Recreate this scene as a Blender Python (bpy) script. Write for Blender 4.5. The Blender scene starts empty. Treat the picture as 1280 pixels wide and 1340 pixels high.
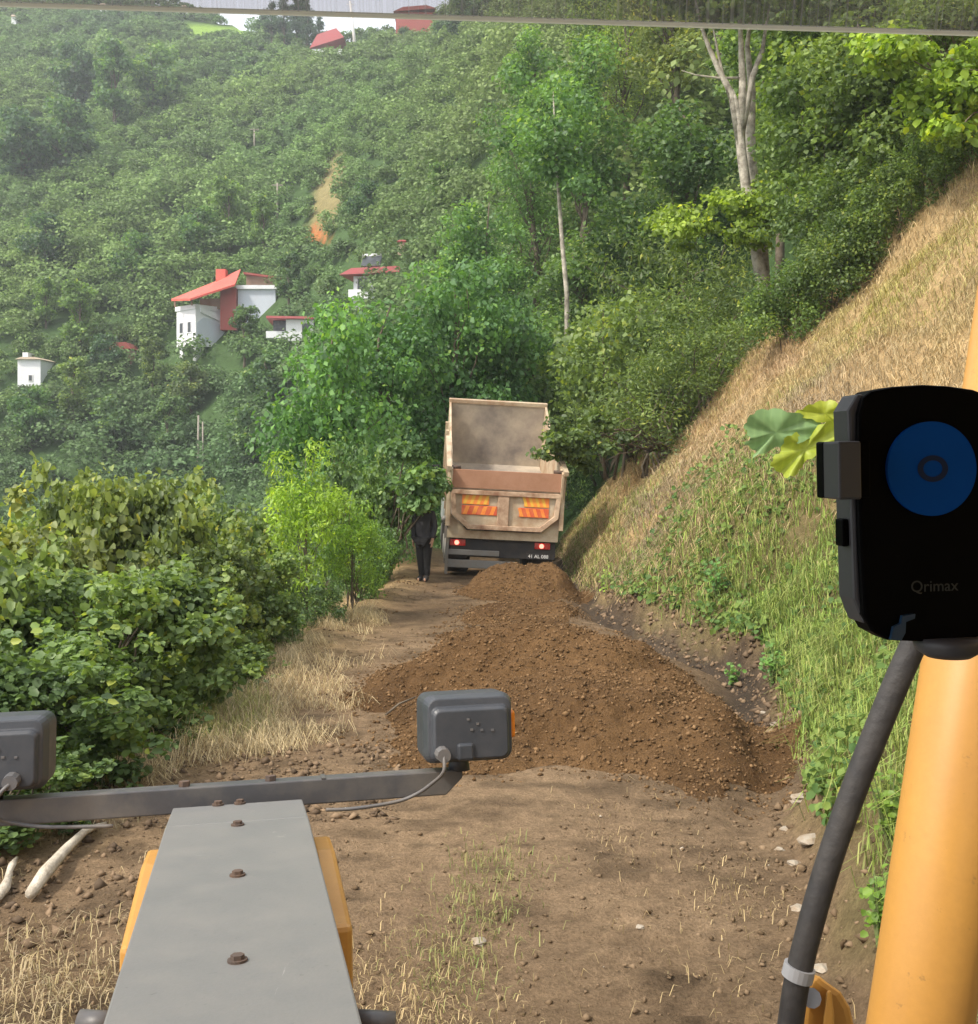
import bpy, math, random
import numpy as np
from mathutils import Vector, Matrix
R = math.radians
rng = np.random.default_rng(7)
random.seed(7)
scene = bpy.context.scene
col = scene.collection

# ------------------------------------------------------------------ camera, sky, sun, exposure
F = 1388.0            # focal length in photo pixels (photo 1280 x 1340)
HOR = 595.0           # photo row of the horizon
EYE = 2.7
cd = bpy.data.cameras.new("camera"); cam = bpy.data.objects.new("camera", cd); col.objects.link(cam)
cam.location = (0, 0, EYE); cam.rotation_euler = (R(90), 0, 0)
cd.sensor_fit = 'HORIZONTAL'; cd.sensor_width = 36.0; cd.lens = 36.0 * F / 1280.0
cd.shift_y = -(670.0 - HOR) / 1280.0
cd.clip_start = 0.05; cd.clip_end = 3000
scene.camera = cam
SUN = Vector((-0.62, -0.42, 0.88)).normalized()
world = bpy.data.worlds.new("World"); scene.world = world; world.use_nodes = True
wn = world.node_tree.nodes; wl = world.node_tree.links
bg = wn["Background"]; sky = wn.new("ShaderNodeTexSky"); sky.sky_type = 'NISHITA'; sky.sun_disc = False
sky.sun_elevation = math.asin(SUN.z); sky.sun_rotation = math.atan2(SUN.x, SUN.y)
sky.air_density = 1.0; sky.dust_density = 6.0; sky.ozone_density = 0.8
mx = wn.new("ShaderNodeMix"); mx.data_type = 'RGBA'; mx.inputs[0].default_value = 0.55; mx.inputs[7].default_value = (8.0, 8.1, 8.2, 1)   # thin white cloud
wl.new(sky.outputs[0], mx.inputs[6]); wl.new(mx.outputs[2], bg.inputs[0]); bg.inputs[1].default_value = 0.15
sd = bpy.data.lights.new("sun", 'SUN'); so = bpy.data.objects.new("sun", sd); col.objects.link(so)
sd.energy = 2.6; sd.angle = R(5.0); sd.color = (1.0, 0.93, 0.82)
so.rotation_euler = SUN.to_track_quat('Z', 'Y').to_euler()
scene.view_settings.view_transform = 'Standard'; scene.view_settings.look = 'None'
scene.view_settings.gamma = 1.0; scene.view_settings.exposure = 0.72
cy = scene.cycles
cy.max_bounces = 6; cy.diffuse_bounces = 3; cy.glossy_bounces = 2; cy.transmission_bounces = 3
cy.transparent_max_bounces = 8; cy.volume_bounces = 0
cy.use_denoising = True

# ------------------------------------------------------------------ small helpers
def tag(o, label=None, cat=None, group=None, kind=None):
    if label: o["label"] = label
    if cat: o["category"] = cat
    if group: o["group"] = group
    if kind: o["kind"] = kind
    return o

def empty(name, loc=(0, 0, 0), rot=(0, 0, 0), scale=1.0):
    o = bpy.data.objects.new(name, None); col.objects.link(o)
    o.location = loc; o.rotation_euler = rot; o.scale = (scale,) * 3
    o.empty_display_size = 0.2
    return o

def link(name, me, parent=None, loc=(0, 0, 0), rot=(0, 0, 0), scale=(1, 1, 1)):
    o = bpy.data.objects.new(name, me); col.objects.link(o)
    o.location = loc; o.rotation_euler = rot; o.scale = scale
    if parent: o.parent = parent
    return o

def text_mesh(name, curve, parent, loc, rot):
    """Lettering as a mesh of its own."""
    tmp = bpy.data.objects.new(name + "_curve", curve); me = bpy.data.meshes.new_from_object(tmp); bpy.data.objects.remove(tmp)
    return link(name, me, parent, loc, rot)

def at(px, py, d):
    """The point at photo pixel (px, py) lying d metres ahead of the camera."""
    return Vector(((px - 640.0) / F * d, d, EYE - (py - HOR) / F * d))

def sstep(a, b, x):
    t = np.clip((x - a) / (b - a), 0, 1); return t * t * (3 - 2 * t)

def vnoise(x, y, seed=0):
    xi = np.floor(x).astype(np.int64); yi = np.floor(y).astype(np.int64)
    fx = x - xi; fy = y - yi; fx = fx * fx * (3 - 2 * fx); fy = fy * fy * (3 - 2 * fy)
    def h(a, b):
        n = (a * 374761393 + b * 668265263 + seed * 974634777) & 0xffffffff
        n = ((n ^ (n >> 13)) * 1274126177) & 0xffffffff
        return ((n ^ (n >> 16)) & 0xffff) / 65535.0
    return (h(xi, yi) * (1 - fx) + h(xi + 1, yi) * fx) * (1 - fy) + (h(xi, yi + 1) * (1 - fx) + h(xi + 1, yi + 1) * fx) * fy

def fbm(x, y, oct=4, seed=0):
    s = 0.0; a = 0.5
    for i in range(oct):
        s = s + a * (vnoise(x * 2 ** i, y * 2 ** i, seed + i * 17) - 0.5); a *= 0.5
    return s

# ------------------------------------------------------------------ materials
class NT:
    def __init__(s, name):
        s.m = bpy.data.materials.new(name); s.m.use_nodes = True
        s.n = s.m.node_tree.nodes; s.l = s.m.node_tree.links
        s.p = s.n["Principled BSDF"]; s.out = s.n["Material Output"]
    def new(s, t): return s.n.new("ShaderNode" + t)
    def noise(s, scale, detail=4, rough=0.6, coord='Object'):
        tc = s.new("TexCoord"); t = s.new("TexNoise"); t.inputs["Scale"].default_value = scale
        t.inputs["Detail"].default_value = detail; t.inputs["Roughness"].default_value = rough
        s.l.new(tc.outputs[coord], t.inputs["Vector"]); return t
    def ramp(s, src, stops):
        r = s.new("ValToRGB"); s.l.new(src, r.inputs[0]); e = r.color_ramp.elements
        while len(e) < len(stops): e.new(0.5)
        for k, (p, c) in enumerate(stops):
            e[k].position = p; e[k].color = (*c, 1) if len(c) == 3 else c
        return r
    def mix(s, a, b, fac, mode='MIX'):
        m = s.new("Mix"); m.data_type = 'RGBA'; m.blend_type = mode; m.clamp_factor = True
        for sock, v in ((m.inputs[0], fac), (m.inputs[6], a), (m.inputs[7], b)):
            if hasattr(v, "is_linked") or isinstance(v, bpy.types.NodeSocket): s.l.new(v, sock)
            elif isinstance(v, (int, float)): sock.default_value = v
            else: sock.default_value = (*v, 1)
        return m.outputs[2]
    def bump(s, src, strength, dist=0.02):
        b = s.new("Bump"); b.inputs["Strength"].default_value = strength; b.inputs["Distance"].default_value = dist
        s.l.new(src, b.inputs["Height"]); s.l.new(b.outputs[0], s.p.inputs["Normal"]); return b

def painted(name, c, rough=0.45, dirt=(0.25, 0.2, 0.14), dirt_amt=0.35, scale=6.0, bump=0.05, metallic=0.0, spec=0.5, fine=60, wear=0.25):
    t = NT(name)
    n1 = t.noise(scale, 6, 0.65); n2 = t.noise(fine, 3, 0.6)
    f1 = t.ramp(n1.outputs[0], [(0.4, (0, 0, 0)), (0.66, (1, 1, 1))])
    f = t.new("Math"); f.operation = 'MULTIPLY'; t.l.new(f1.outputs[0], f.inputs[0]); f.inputs[1].default_value = dirt_amt
    a = t.mix([x * 0.9 for x in c], [min(1, x * 1.08) for x in c], n2.outputs[0])
    b = t.mix(a, dirt, f.outputs[0])
    n3 = t.noise(scale * 9, 5, 0.8); f3 = t.ramp(n3.outputs[0], [(0.63, (0, 0, 0)), (0.7, (1, 1, 1))]); fm = t.new("Math"); fm.operation = 'MULTIPLY'; t.l.new(f3.outputs[0], fm.inputs[0]); fm.inputs[1].default_value = wear
    b = t.mix(b, [x * 0.35 + 0.02 for x in c], fm.outputs[0])
    t.l.new(b, t.p.inputs["Base Color"])
    rr = t.new("MapRange"); t.l.new(n1.outputs[0], rr.inputs[0]); rr.inputs[3].default_value = max(0.05, rough - 0.12); rr.inputs[4].default_value = min(1, rough + 0.2)
    t.l.new(rr.outputs[0], t.p.inputs["Roughness"])
    t.p.inputs["Metallic"].default_value = metallic
    t.p.inputs["Specular IOR Level"].default_value = spec
    if bump: t.bump(n2.outputs[0], bump, 0.01)
    return t.m

def leaf_material(name, transl=0.4, rough=0.5, lo=0.55, hi=2.0):
    t = NT(name)
    oi = t.new("ObjectInfo"); at_ = t.new("Attribute"); at_.attribute_name = "tint"
    r = t.ramp(at_.outputs["Fac"], [(0.0, (lo * 0.85, lo, lo * 1.1)), (0.5, (1.3, 1.3, 1.3)), (0.85, (hi * 1.05, hi, hi * 0.8)), (1.0, (hi * 1.7, hi * 1.25, hi * 0.7))])
    c = t.mix(oi.outputs["Color"], r.outputs[0], 1.0, 'MULTIPLY')
    t.l.new(c, t.p.inputs["Base Color"]); t.p.inputs["Roughness"].default_value = rough
    t.p.inputs["Specular IOR Level"].default_value = 0.45
    tr = t.new("BsdfTranslucent"); c2 = t.mix(c, (1.35, 1.35, 0.6), 1.0, 'MULTIPLY'); t.l.new(c2, tr.inputs[0])
    ms = t.new("MixShader"); ms.inputs[0].default_value = transl
    t.l.new(t.p.outputs[0], ms.inputs[1]); t.l.new(tr.outputs[0], ms.inputs[2]); t.l.new(ms.outputs[0], t.out.inputs[0])
    return t.m

def attr_material(name, transl=0.25, rough=0.6, spec=0.3):
    t = NT(name); a = t.new("Attribute"); a.attribute_name = "hue"
    t.l.new(a.outputs["Color"], t.p.inputs["Base Color"]); t.p.inputs["Roughness"].default_value = rough
    t.p.inputs["Specular IOR Level"].default_value = spec
    if transl > 0:
        tr = t.new("BsdfTranslucent"); t.l.new(a.outputs["Color"], tr.inputs[0])
        ms = t.new("MixShader"); ms.inputs[0].default_value = transl
        t.l.new(t.p.outputs[0], ms.inputs[1]); t.l.new(tr.outputs[0], ms.inputs[2]); t.l.new(ms.outputs[0], t.out.inputs[0])
    return t.m

M = {}
M['leaf'] = leaf_material("leaf")
M['blade'] = attr_material("grass_blade", 0.3, 0.6)
M['farleaf'] = attr_material("hillside_leaf", 0.35, 0.6)

def bark(name, c1, c2, scale=3):
    t = NT(name); n = t.noise(scale, 8, 0.7); n2 = t.noise(scale * 7, 4)
    r = t.ramp(n.outputs[0], [(0.35, c1), (0.62, c2)]); t.l.new(r.outputs[0], t.p.inputs["Base Color"])
    t.p.inputs["Roughness"].default_value = 0.9; t.bump(n2.outputs[0], 0.6, 0.02); return t.m
M['bark'] = bark("brown_bark", (0.07, 0.05, 0.035), (0.17, 0.14, 0.1))
M['palebark'] = bark("pale_grey_bark", (0.16, 0.14, 0.11), (0.5, 0.46, 0.38), 4.5)
M['deadwood'] = bark("bleached_wood", (0.35, 0.3, 0.23), (0.62, 0.56, 0.46), 9)

def soil_material(name, mul, bumpd):
    t = NT(name); a = t.new("Attribute"); a.attribute_name = "hue"
    n1 = t.noise(0.9, 6, 0.65); n2 = t.noise(9, 8, 0.7); n3 = t.noise(55, 5, 0.75)
    r1 = t.ramp(n1.outputs[0], [(0.3, (0.78, 0.76, 0.74)), (0.7, (1.2, 1.19, 1.16))])
    r2 = t.ramp(n2.outputs[0], [(0.3, (0.66, 0.64, 0.62)), (0.68, (1.22, 1.2, 1.18))])
    r3 = t.ramp(n3.outputs[0], [(0.3, (0.62, 0.6, 0.58)), (0.7, (1.3, 1.3, 1.3))])
    c = t.mix(a.outputs["Color"], r1.outputs[0], 1.0, 'MULTIPLY'); c = t.mix(c, r2.outputs[0], 1.0, 'MULTIPLY'); c = t.mix(c, r3.outputs[0], 1.0, 'MULTIPLY')
    t.l.new(c, t.p.inputs["Base Color"]); t.p.inputs["Roughness"].default_value = 0.95; t.p.inputs["Specular IOR Level"].default_value = 0.15
    s = t.new("Math"); s.operation = 'MULTIPLY_ADD'; t.l.new(n2.outputs[0], s.inputs[0]); s.inputs[1].default_value = 2.0; t.l.new(n3.outputs[0], s.inputs[2])
    t.bump(s.outputs[0], 0.9, bumpd); return t.m
M['soil'] = soil_material("earth", 1.0, 0.03)
M['heap'] = soil_material("loose_brown_soil", 1.0, 0.05)

M['plate'] = painted("grey_painted_steel", (0.16, 0.16, 0.155), 0.45, (0.21, 0.2, 0.18), 0.4, 7, 0.05, 0.0, 0.4, 160, 0.55)
M['bar'] = painted("dark_grey_steel", (0.065, 0.065, 0.07), 0.42, (0.22, 0.19, 0.15), 0.4, 5)
M['lampgrey'] = painted("dark_grey_plastic", (0.042, 0.047, 0.056), 0.4, (0.07, 0.07, 0.075), 0.5, 14, 0.05, wear=.3)
M['yellow'] = painted("yellow_machine_paint", (0.5, 0.255, 0.055), 0.42, (0.4, 0.2, 0.05), 0.6, 3.5, 0.03, 0.0, 0.5, 90, 0.5)
M['orange'] = painted("orange_lens", (0.75, 0.22, 0.02), 0.25, (0.4, 0.15, 0.02), 0.2, 20)
M['hose'] = painted("black_hose_rubber", (0.03, 0.028, 0.028), 0.6, (0.09, 0.08, 0.07), 0.5, 12, 0.2)
M['clamp'] = painted("grey_clamp", (0.35, 0.36, 0.38), 0.45)
M['rust'] = painted("rusty_bolt", (0.075, 0.055, 0.045), 0.8, (0.14, 0.075, 0.04), 0.6, 30)
M['cable'] = painted("grey_cable", (0.11, 0.11, 0.115), 0.5)
M['holder'] = painted("black_plastic", (0.0012, 0.0012, 0.0015), 0.55, (0.002, 0.002, 0.002), 0.2, 20, 0.0, 0, 0.05)
M['holderedge'] = painted("grey_plastic_edge", (0.05, 0.05, 0.056), 0.45, (0.03, 0.03, 0.03), 0.2, 20, 0, 0, 0.4)
M['bluepad'] = painted("blue_pad", (0.001, 0.06, 0.29), 0.6, (0.001, 0.05, 0.25), 0.3, 20, 0, 0, 0.08)
M['bluering'] = painted("dark_blue_ring", (0.001, 0.012, 0.05), 0.6, (0.001, 0.01, 0.04), 0.3, 20, 0, 0, 0.3)
M['teal'] = painted("teal_glint", (0.006, 0.03, 0.07), 0.4, (0.02, 0.05, 0.1), 0.3, 20, 0)  # colour of the bluish glint put on the phone holder
M['print'] = painted("grey_print", (0.022, 0.025, 0.023), 0.6, (0.05, 0.05, 0.05), 0.0, 20, 0)
M['box'] = painted("cream_dusty_paint", (0.53, 0.44, 0.31), 0.6, (0.3, 0.18, 0.1), 0.9, 1.9, 0.1, wear=.5)
M['boxin'] = painted("worn_steel_bed", (0.55, 0.47, 0.36), 0.6, (0.17, 0.15, 0.14), 0.9, 0.6, 0.1)
M['rustboard'] = painted("rusty_red_board", (0.36, 0.19, 0.115), 0.75, (0.25, 0.12, 0.06), 0.5, 3, 0.1)
M['chassis'] = painted("black_chassis", (0.018, 0.018, 0.02), 0.6, (0.07, 0.055, 0.04), 0.45, 4)
M['greybeam'] = painted("grey_steel_beam", (0.2, 0.2, 0.19), 0.5, (0.2, 0.15, 0.1), 0.5, 3)
M['tyre'] = painted("dusty_tyre", (0.025, 0.024, 0.023), 0.85, (0.14, 0.1, 0.07), 0.6, 5)
M['white'] = painted("white_paint", (0.78, 0.78, 0.76), 0.5, (0.55, 0.5, 0.42), 0.35, 1.2)
M['sticker_o'] = painted("orange_reflector", (0.85, 0.22, 0.05), 0.35, (0.85, 0.45, 0.06), 0.6, 7)
M['sticker_r'] = painted("red_reflector", (0.62, 0.09, 0.04), 0.35, (0.75, 0.3, 0.1), 0.4, 7)
M['sticker_y'] = painted("yellow_reflector", (0.85, 0.5, 0.06), 0.35, (0.7, 0.35, 0.08), 0.4, 7)
M['glass'] = painted("dark_window_glass", (0.05, 0.06, 0.07), 0.1, (0.1, 0.1, 0.1), 0.2, 2, 0)
M['jacket'] = painted("dark_grey_jacket", (0.035, 0.034, 0.04), 0.85, (0.05, 0.05, 0.055), 0.4, 8, 0.3)
M['trousers'] = painted("black_trousers", (0.008, 0.008, 0.009), 0.9, (0.02, 0.018, 0.016), 0.4, 8, 0.3)
M['skin'] = painted("skin", (0.5, 0.3, 0.2), 0.55, (0.45, 0.24, 0.16), 0.3, 10)
M['hair'] = painted("dark_hair", (0.012, 0.01, 0.008), 0.6)
M['stone'] = painted("pale_stone", (0.34, 0.3, 0.24), 0.9, (0.26, 0.19, 0.12), 0.9, 12, 0.6)
M['hwall'] = painted("white_render", (0.78, 0.79, 0.82), 0.8, (0.6, 0.6, 0.6), 0.4, 0.5)
M['hblue'] = painted("pale_blue_render", (0.55, 0.6, 0.68), 0.8, (0.5, 0.5, 0.52), 0.4, 0.5)
M['hred'] = painted("red_roof_sheet", (0.62, 0.1, 0.075), 0.6, (0.5, 0.16, 0.11), 0.5, 0.8)
M['hpink'] = painted("dark_red_roof", (0.48, 0.1, 0.11), 0.6, (0.4, 0.16, 0.15), 0.5, 0.8)
M['hredwall'] = painted("red_brown_wall", (0.32, 0.07, 0.06), 0.8, (0.25, 0.1, 0.07), 0.4, 0.7)
M['hbrown'] = painted("brown_brick", (0.3, 0.2, 0.14), 0.85, (0.22, 0.15, 0.1), 0.5, 0.9)
M['beige'] = painted("beige_render", (0.62, 0.5, 0.38), 0.8)
M['window'] = painted("dark_house_window", (0.05, 0.06, 0.07), 0.2, (0.12, 0.12, 0.12), 0.3, 2, 0)
M['pole'] = painted("weathered_pole", (0.3, 0.27, 0.23), 0.8)

def scuff(m):
    t = NT.__new__(NT); t.m = m; t.n = m.node_tree.nodes; t.l = m.node_tree.links; t.p = t.n["Principled BSDF"]; t.out = t.n["Material Output"]
    src = t.p.inputs["Base Color"].links[0].from_socket
    for sc, rot, lo, c, amt in (((38, 2.4, 10), .5, .69, (.42, .41, .38), .6), ((3, 46, 10), -.35, .7, (.38, .37, .35), .5), ((5, 5, 5), .2, .66, (.36, .34, .29), .45)):
        tc = t.new("TexCoord"); mp = t.new("Mapping"); mp.inputs["Scale"].default_value = sc; mp.inputs["Rotation"].default_value = (0, 0, rot); n = t.new("TexNoise"); n.inputs["Scale"].default_value = 1; n.inputs["Detail"].default_value = 6; n.inputs["Roughness"].default_value = .7
        t.l.new(tc.outputs["Object"], mp.inputs[0]); t.l.new(mp.outputs[0], n.inputs["Vector"]); r = t.ramp(n.outputs[0], [(lo, (0, 0, 0)), (lo + .05, (1, 1, 1))]); k = t.new("Math"); k.operation = 'MULTIPLY'; t.l.new(r.outputs[0], k.inputs[0]); k.inputs[1].default_value = amt
        src = t.mix(src, c, k.outputs[0])
    t.l.new(src, t.p.inputs["Base Color"])
scuff(M['plate'])

def emit(name, c, s):
    t = NT(name); t.p.inputs["Base Color"].default_value = (*c, 1); t.p.inputs["Emission Color"].default_value = (*c, 1); t.p.inputs["Emission Strength"].default_value = s
    return t.m
M['taillit'] = emit("lit_tail_lamp", (1.0, 0.2, 0.14), 2.2)
M['tailred'] = painted("red_lamp_lens", (0.45, 0.02, 0.02), 0.25)

# ------------------------------------------------------------------ mesh building
class MB:
    def __init__(s): s.v = []; s.f = []
    def add(s, vs, fs):
        o = len(s.v); s.v += [tuple(v) for v in vs]; s.f += [tuple(i + o for i in f) for f in fs]; return s
    def box(s, c, size, rot=None, taper=None):
        hx, hy, hz = size[0] / 2, size[1] / 2, size[2] / 2
        vs = [Vector((sx * hx, sy * hy, sz * hz)) for sz in (-1, 1) for sy in (-1, 1) for sx in (-1, 1)]
        if taper: vs = [Vector((v.x * (taper if v.z > 0 else 1), v.y * (taper if v.z > 0 else 1), v.z)) for v in vs]
        if rot is not None: vs = [rot @ v for v in vs]
        c = Vector(c); return s.add([v + c for v in vs], [(0, 2, 3, 1), (4, 5, 7, 6), (0, 1, 5, 4), (2, 6, 7, 3), (0, 4, 6, 2), (1, 3, 7, 5)])
    def prism(s, poly, fn0, fn1):
        """poly: 2-D outline (counter-clockwise); fn0/fn1 map a 2-D point to each end's 3-D point."""
        n = len(poly); vs = [fn0(*p) for p in poly] + [fn1(*p) for p in poly]
        fs = [tuple(range(n))[::-1], tuple(range(n, 2 * n))] + [(i, (i + 1) % n, n + (i + 1) % n, n + i) for i in range(n)]
        return s.add(vs, fs)
    def tube(s, pts, rad, sides=8, cap=True):
        pts = [Vector(p) for p in pts]; n = len(pts)
        if isinstance(rad, (int, float)): rad = [rad] * n
        ring = []; a = None
        for i, p in enumerate(pts):
            t = (pts[min(i + 1, n - 1)] - pts[max(i - 1, 0)]).normalized()
            if a is None: a = t.cross(Vector((0, 0, 1)) if abs(t.z) < 0.9 else Vector((1, 0, 0)))
            a = (a - t * a.dot(t)).normalized(); b = t.cross(a)
            ring += [p + (a * math.cos(2 * math.pi * k / sides) + b * math.sin(2 * math.pi * k / sides)) * rad[i] for k in range(sides)]
        fs = [(i * sides + k, i * sides + (k + 1) % sides, (i + 1) * sides + (k + 1) % sides, (i + 1) * sides + k) for i in range(n - 1) for k in range(sides)]
        if cap: fs += [tuple(range(sides)), tuple(range((n - 1) * sides, n * sides))[::-1]]
        return s.add(ring, fs)
    def mesh(s, name, m, smooth=False):
        me = bpy.data.meshes.new(name); me.from_pydata(s.v, [], s.f); me.materials.append(m)
        import bmesh
        b = bmesh.new(); b.from_mesh(me); bmesh.ops.recalc_face_normals(b, faces=b.faces); b.to_mesh(me); b.free()
        if smooth: me.polygons.foreach_set("use_smooth", [True] * len(me.polygons))
        return me
    def build(s, name, m, parent=None, loc=(0, 0, 0), rot=(0, 0, 0), bevel=0.0, smooth=False, segs=2):
        o = link(name, s.mesh(name, m, smooth), parent, loc, rot)
        if bevel:
            b = o.modifiers.new("bevel", 'BEVEL'); b.width = bevel; b.segments = segs; b.limit_method = 'ANGLE'; b.angle_limit = R(35)
        return o

def np_mesh(name, V, faces, m, smooth=False):
    """V (n,3); faces (f,k) int array; fast path for large meshes."""
    me = bpy.data.meshes.new(name); f, k = faces.shape
    me.vertices.add(len(V)); me.vertices.foreach_set("co", np.ascontiguousarray(V, np.float32).ravel())
    me.loops.add(f * k); me.loops.foreach_set("vertex_index", np.ascontiguousarray(faces, np.int32).ravel())
    me.polygons.add(f); me.polygons.foreach_set("loop_start", np.arange(0, f * k, k, dtype=np.int32))
    me.update(calc_edges=True)
    if smooth: me.polygons.foreach_set("use_smooth", np.ones(f, bool))
    if m: me.materials.append(m)
    return me

def face_float(me, name, v):
    a = me.attributes.new(name, 'FLOAT', 'FACE'); a.data.foreach_set("value", np.ascontiguousarray(v, np.float32))
def color_attr(me, name, c, domain='FACE'):
    a = me.attributes.new(name, 'FLOAT_COLOR', domain)
    c4 = np.ones((len(c), 4), np.float32); c4[:, :3] = c; a.data.foreach_set("color", c4.ravel())

LEAF = {  # outline in (length, width, lift); quads
    'quad': (np.array([(0, 0, 0), (.5, .36, .06), (1, 0, -.08), (.5, -.36, .06)], float), np.array([(0, 1, 2, 3)])),
    'round': (np.array([(0, 0, 0), (.22, .40, .12), (.72, .36, .03), (1, .04, -.2), (.8, -.34, .1), (.3, -.44, .05)], float), np.array([(0, 3, 2, 1), (0, 5, 4, 3)])),
    'slim': (np.array([(0, 0, 0), (.45, .17, .04), (1, 0, -.12), (.45, -.17, .04)], float), np.array([(0, 1, 2, 3)])),
}
def unit(a): return a / np.maximum(np.linalg.norm(a, axis=-1, keepdims=True), 1e-9)

def leaves(P, N, size, shape, r, droop=0.25):
    """Leaf vertices and faces for positions P with normals N."""
    S, Q = LEAF[shape]; n = len(P)
    a = unit(r.normal(size=(n, 3)) - np.array([0, 0, droop]) * 2)
    U = unit(a - N * (a * N).sum(1, keepdims=True)); W = np.cross(N, U)
    sz = size[:, None, None] if np.ndim(size) else size
    V = P[:, None, :] + sz * (S[None, :, 0:1] * U[:, None, :] + S[None, :, 1:2] * W[:, None, :] + S[None, :, 2:3] * N[:, None, :])
    Fc = (Q[None] + (np.arange(n) * len(S))[:, None, None]).reshape(-1, 4)
    return V.reshape(-1, 3), Fc, len(Q)

def crown_mesh(name, clumps, n, size, shape, r, flat=0.75, up=0.6, droop=0.25, fill=0.45):
    """clumps: list of (centre, radius); leaves scattered through each clump's outer part."""
    C = np.array([c for c, _ in clumps]); RR = np.array([q for _, q in clumps])
    w = RR ** 2; idx = r.choice(len(C), n, p=w / w.sum())
    d = unit(r.normal(size=(n, 3)))
    rad = (fill + (1 - fill) * r.random(n) ** 0.7) * (1 + 0.35 * (r.random(n) ** 6))
    P = C[idx] + d * (RR[idx] * rad)[:, None] * np.array([1, 1, flat])
    N = unit(0.55 * d + np.array([0, 0, up]) + 0.65 * r.normal(size=(n, 3)))
    V, Fc, q = leaves(P, N, size * (0.4 + 0.95 * r.random(n)), shape, r, droop)
    me = np_mesh(name, V, Fc, M['leaf'])
    ct = r.random(len(C)); t = np.clip(0.5 * ct[idx] + 0.5 * r.random(n) + 0.06 * r.normal(size=n), 0, 0.93)
    t[r.random(n) < 0.012] = 1.0
    face_float(me, "tint", np.repeat(t, q)); return me

def limb(mb, a, b, r0, r1, r, n=5, sag=0.08):
    a = Vector(a); b = Vector(b); L = (b - a).length; pts = []
    for i in range(n + 1):
        t = i / n; p = a.lerp(b, t)
        if 0 < i < n: p += Vector(r.normal(size=3)) * L * 0.035
        p.z += math.sin(t * math.pi) * sag * L
        pts.append(p)
    mb.tube(pts, [r0 + (r1 - r0) * i / n for i in range(n + 1)], 7)

TPL = {}
def tree_template(key, H, rx, n, size, shape='quad', K=30, base=0.3, trunk_r=0.14, seed=1, barkm='bark', cone=False, flat=0.75, rc=0.3, lean=0.0):
    r = np.random.default_rng(seed); cl = []
    cz = H * (base + 1) / 2; rz = H * (1 - base) / 2
    for k in range(K):
        d = unit(r.normal(size=3)); q = r.random() ** 0.4
        p = d * q; z = cz + p[2] * rz * 0.88
        w = 1.0
        if cone: w = max(0.12, 1.25 * (1 - (z - H * base) / (H * (1 - base))))
        cl.append(((p[0] * rx * 0.78 * w + lean * z, p[1] * rx * 0.78 * w, z), rx * rc * (0.7 + 0.7 * r.random()) * (0.55 + 0.45 * w)))
    cr = crown_mesh(key + "_crown", cl, n, size, shape, r, flat)
    mb = MB(); top = Vector((lean * H * 0.8, 0, H * 0.86)); pts = []
    for i in range(8):
        t = i / 7; pts.append(Vector((0, 0, -0.4)).lerp(top, t) + Vector((r.normal() * 0.05 * H * t * 0.4, r.normal() * 0.05 * H * t * 0.4, 0)))
    mb.tube(pts, [trunk_r * (1.25 - 1.1 * (i / 7)) for i in range(8)], 9)
    for c, q in sorted(cl, key=lambda x: x[0][2])[::3]:
        t = min(0.95, max(0.2, (c[2] / H) * 0.75)); i = t * 7; a = pts[int(i)].lerp(pts[min(7, int(i) + 1)], i - int(i))
        limb(mb, a, c, trunk_r * 0.4 * (1.1 - t * 0.6), trunk_r * 0.07, r)
    TPL[key] = (cr, mb.mesh(key + "_trunk", M[barkm], True))

def bush_template(key, H, rx, n, size, shape='round', K=44, seed=1, stems=11, rc=0.27, low=0.16):
    r = np.random.default_rng(seed); cl = []; mb = MB()
    for k in range(K):
        a = r.random() * 2 * math.pi; z = H * (low + (1 - low) * r.random() ** 0.8) * 0.9
        prof = math.sqrt(max(0.06, 1 - ((z / H - 0.45) / 0.62) ** 2)); q = rx * 0.8 * prof * (0.45 + 0.55 * r.random() ** 0.5)
        cl.append(((q * math.cos(a), q * math.sin(a), z), rx * rc * (0.65 + 0.7 * r.random())))
    for k in range(int(K * .45)):   # straggling shoots past the outline
        a = r.random() * 2 * math.pi; z = H * (.45 + .62 * r.random()); q = rx * (.75 + .4 * r.random()) * math.sqrt(max(.05, 1 - ((z / H - .45) / .75) ** 2))
        cl.append(((q * math.cos(a), q * math.sin(a), z), rx * rc * (.35 + .3 * r.random())))
    cr = crown_mesh(key + "_crown", cl, n, size, shape, r, 0.8, fill=.2)
    for c, q in cl[:stems]:
        b = Vector((r.normal() * 0.25, r.normal() * 0.25, -0.3)); limb(mb, b, Vector(c) + Vector((0, 0, q * 0.5)), 0.035, 0.008, r, 6, 0.14)
    TPL[key] = (cr, mb.mesh(key + "_stems", M['bark'], True))

def plant(name, label, cat, key, loc, color, scale=1.0, rz=None, group=None, tilt=(0, 0), zs=1.0, part=('crown', 'trunk')):
    o = empty(name, loc, (tilt[0], tilt[1], random.random() * 6.28 if rz is None else rz), scale); o.scale.z = scale * zs
    tag(o, label, cat, group)
    g_ = 1.0 if key.startswith(('hazel', 'sapling')) or 'edge' in str(group) else 1.35
    c = link(part[0], TPL[key][0], o); c.color = (*[q * g_ for q in color], 1)
    link(part[1], TPL[key][1], o)
    return o

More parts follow.
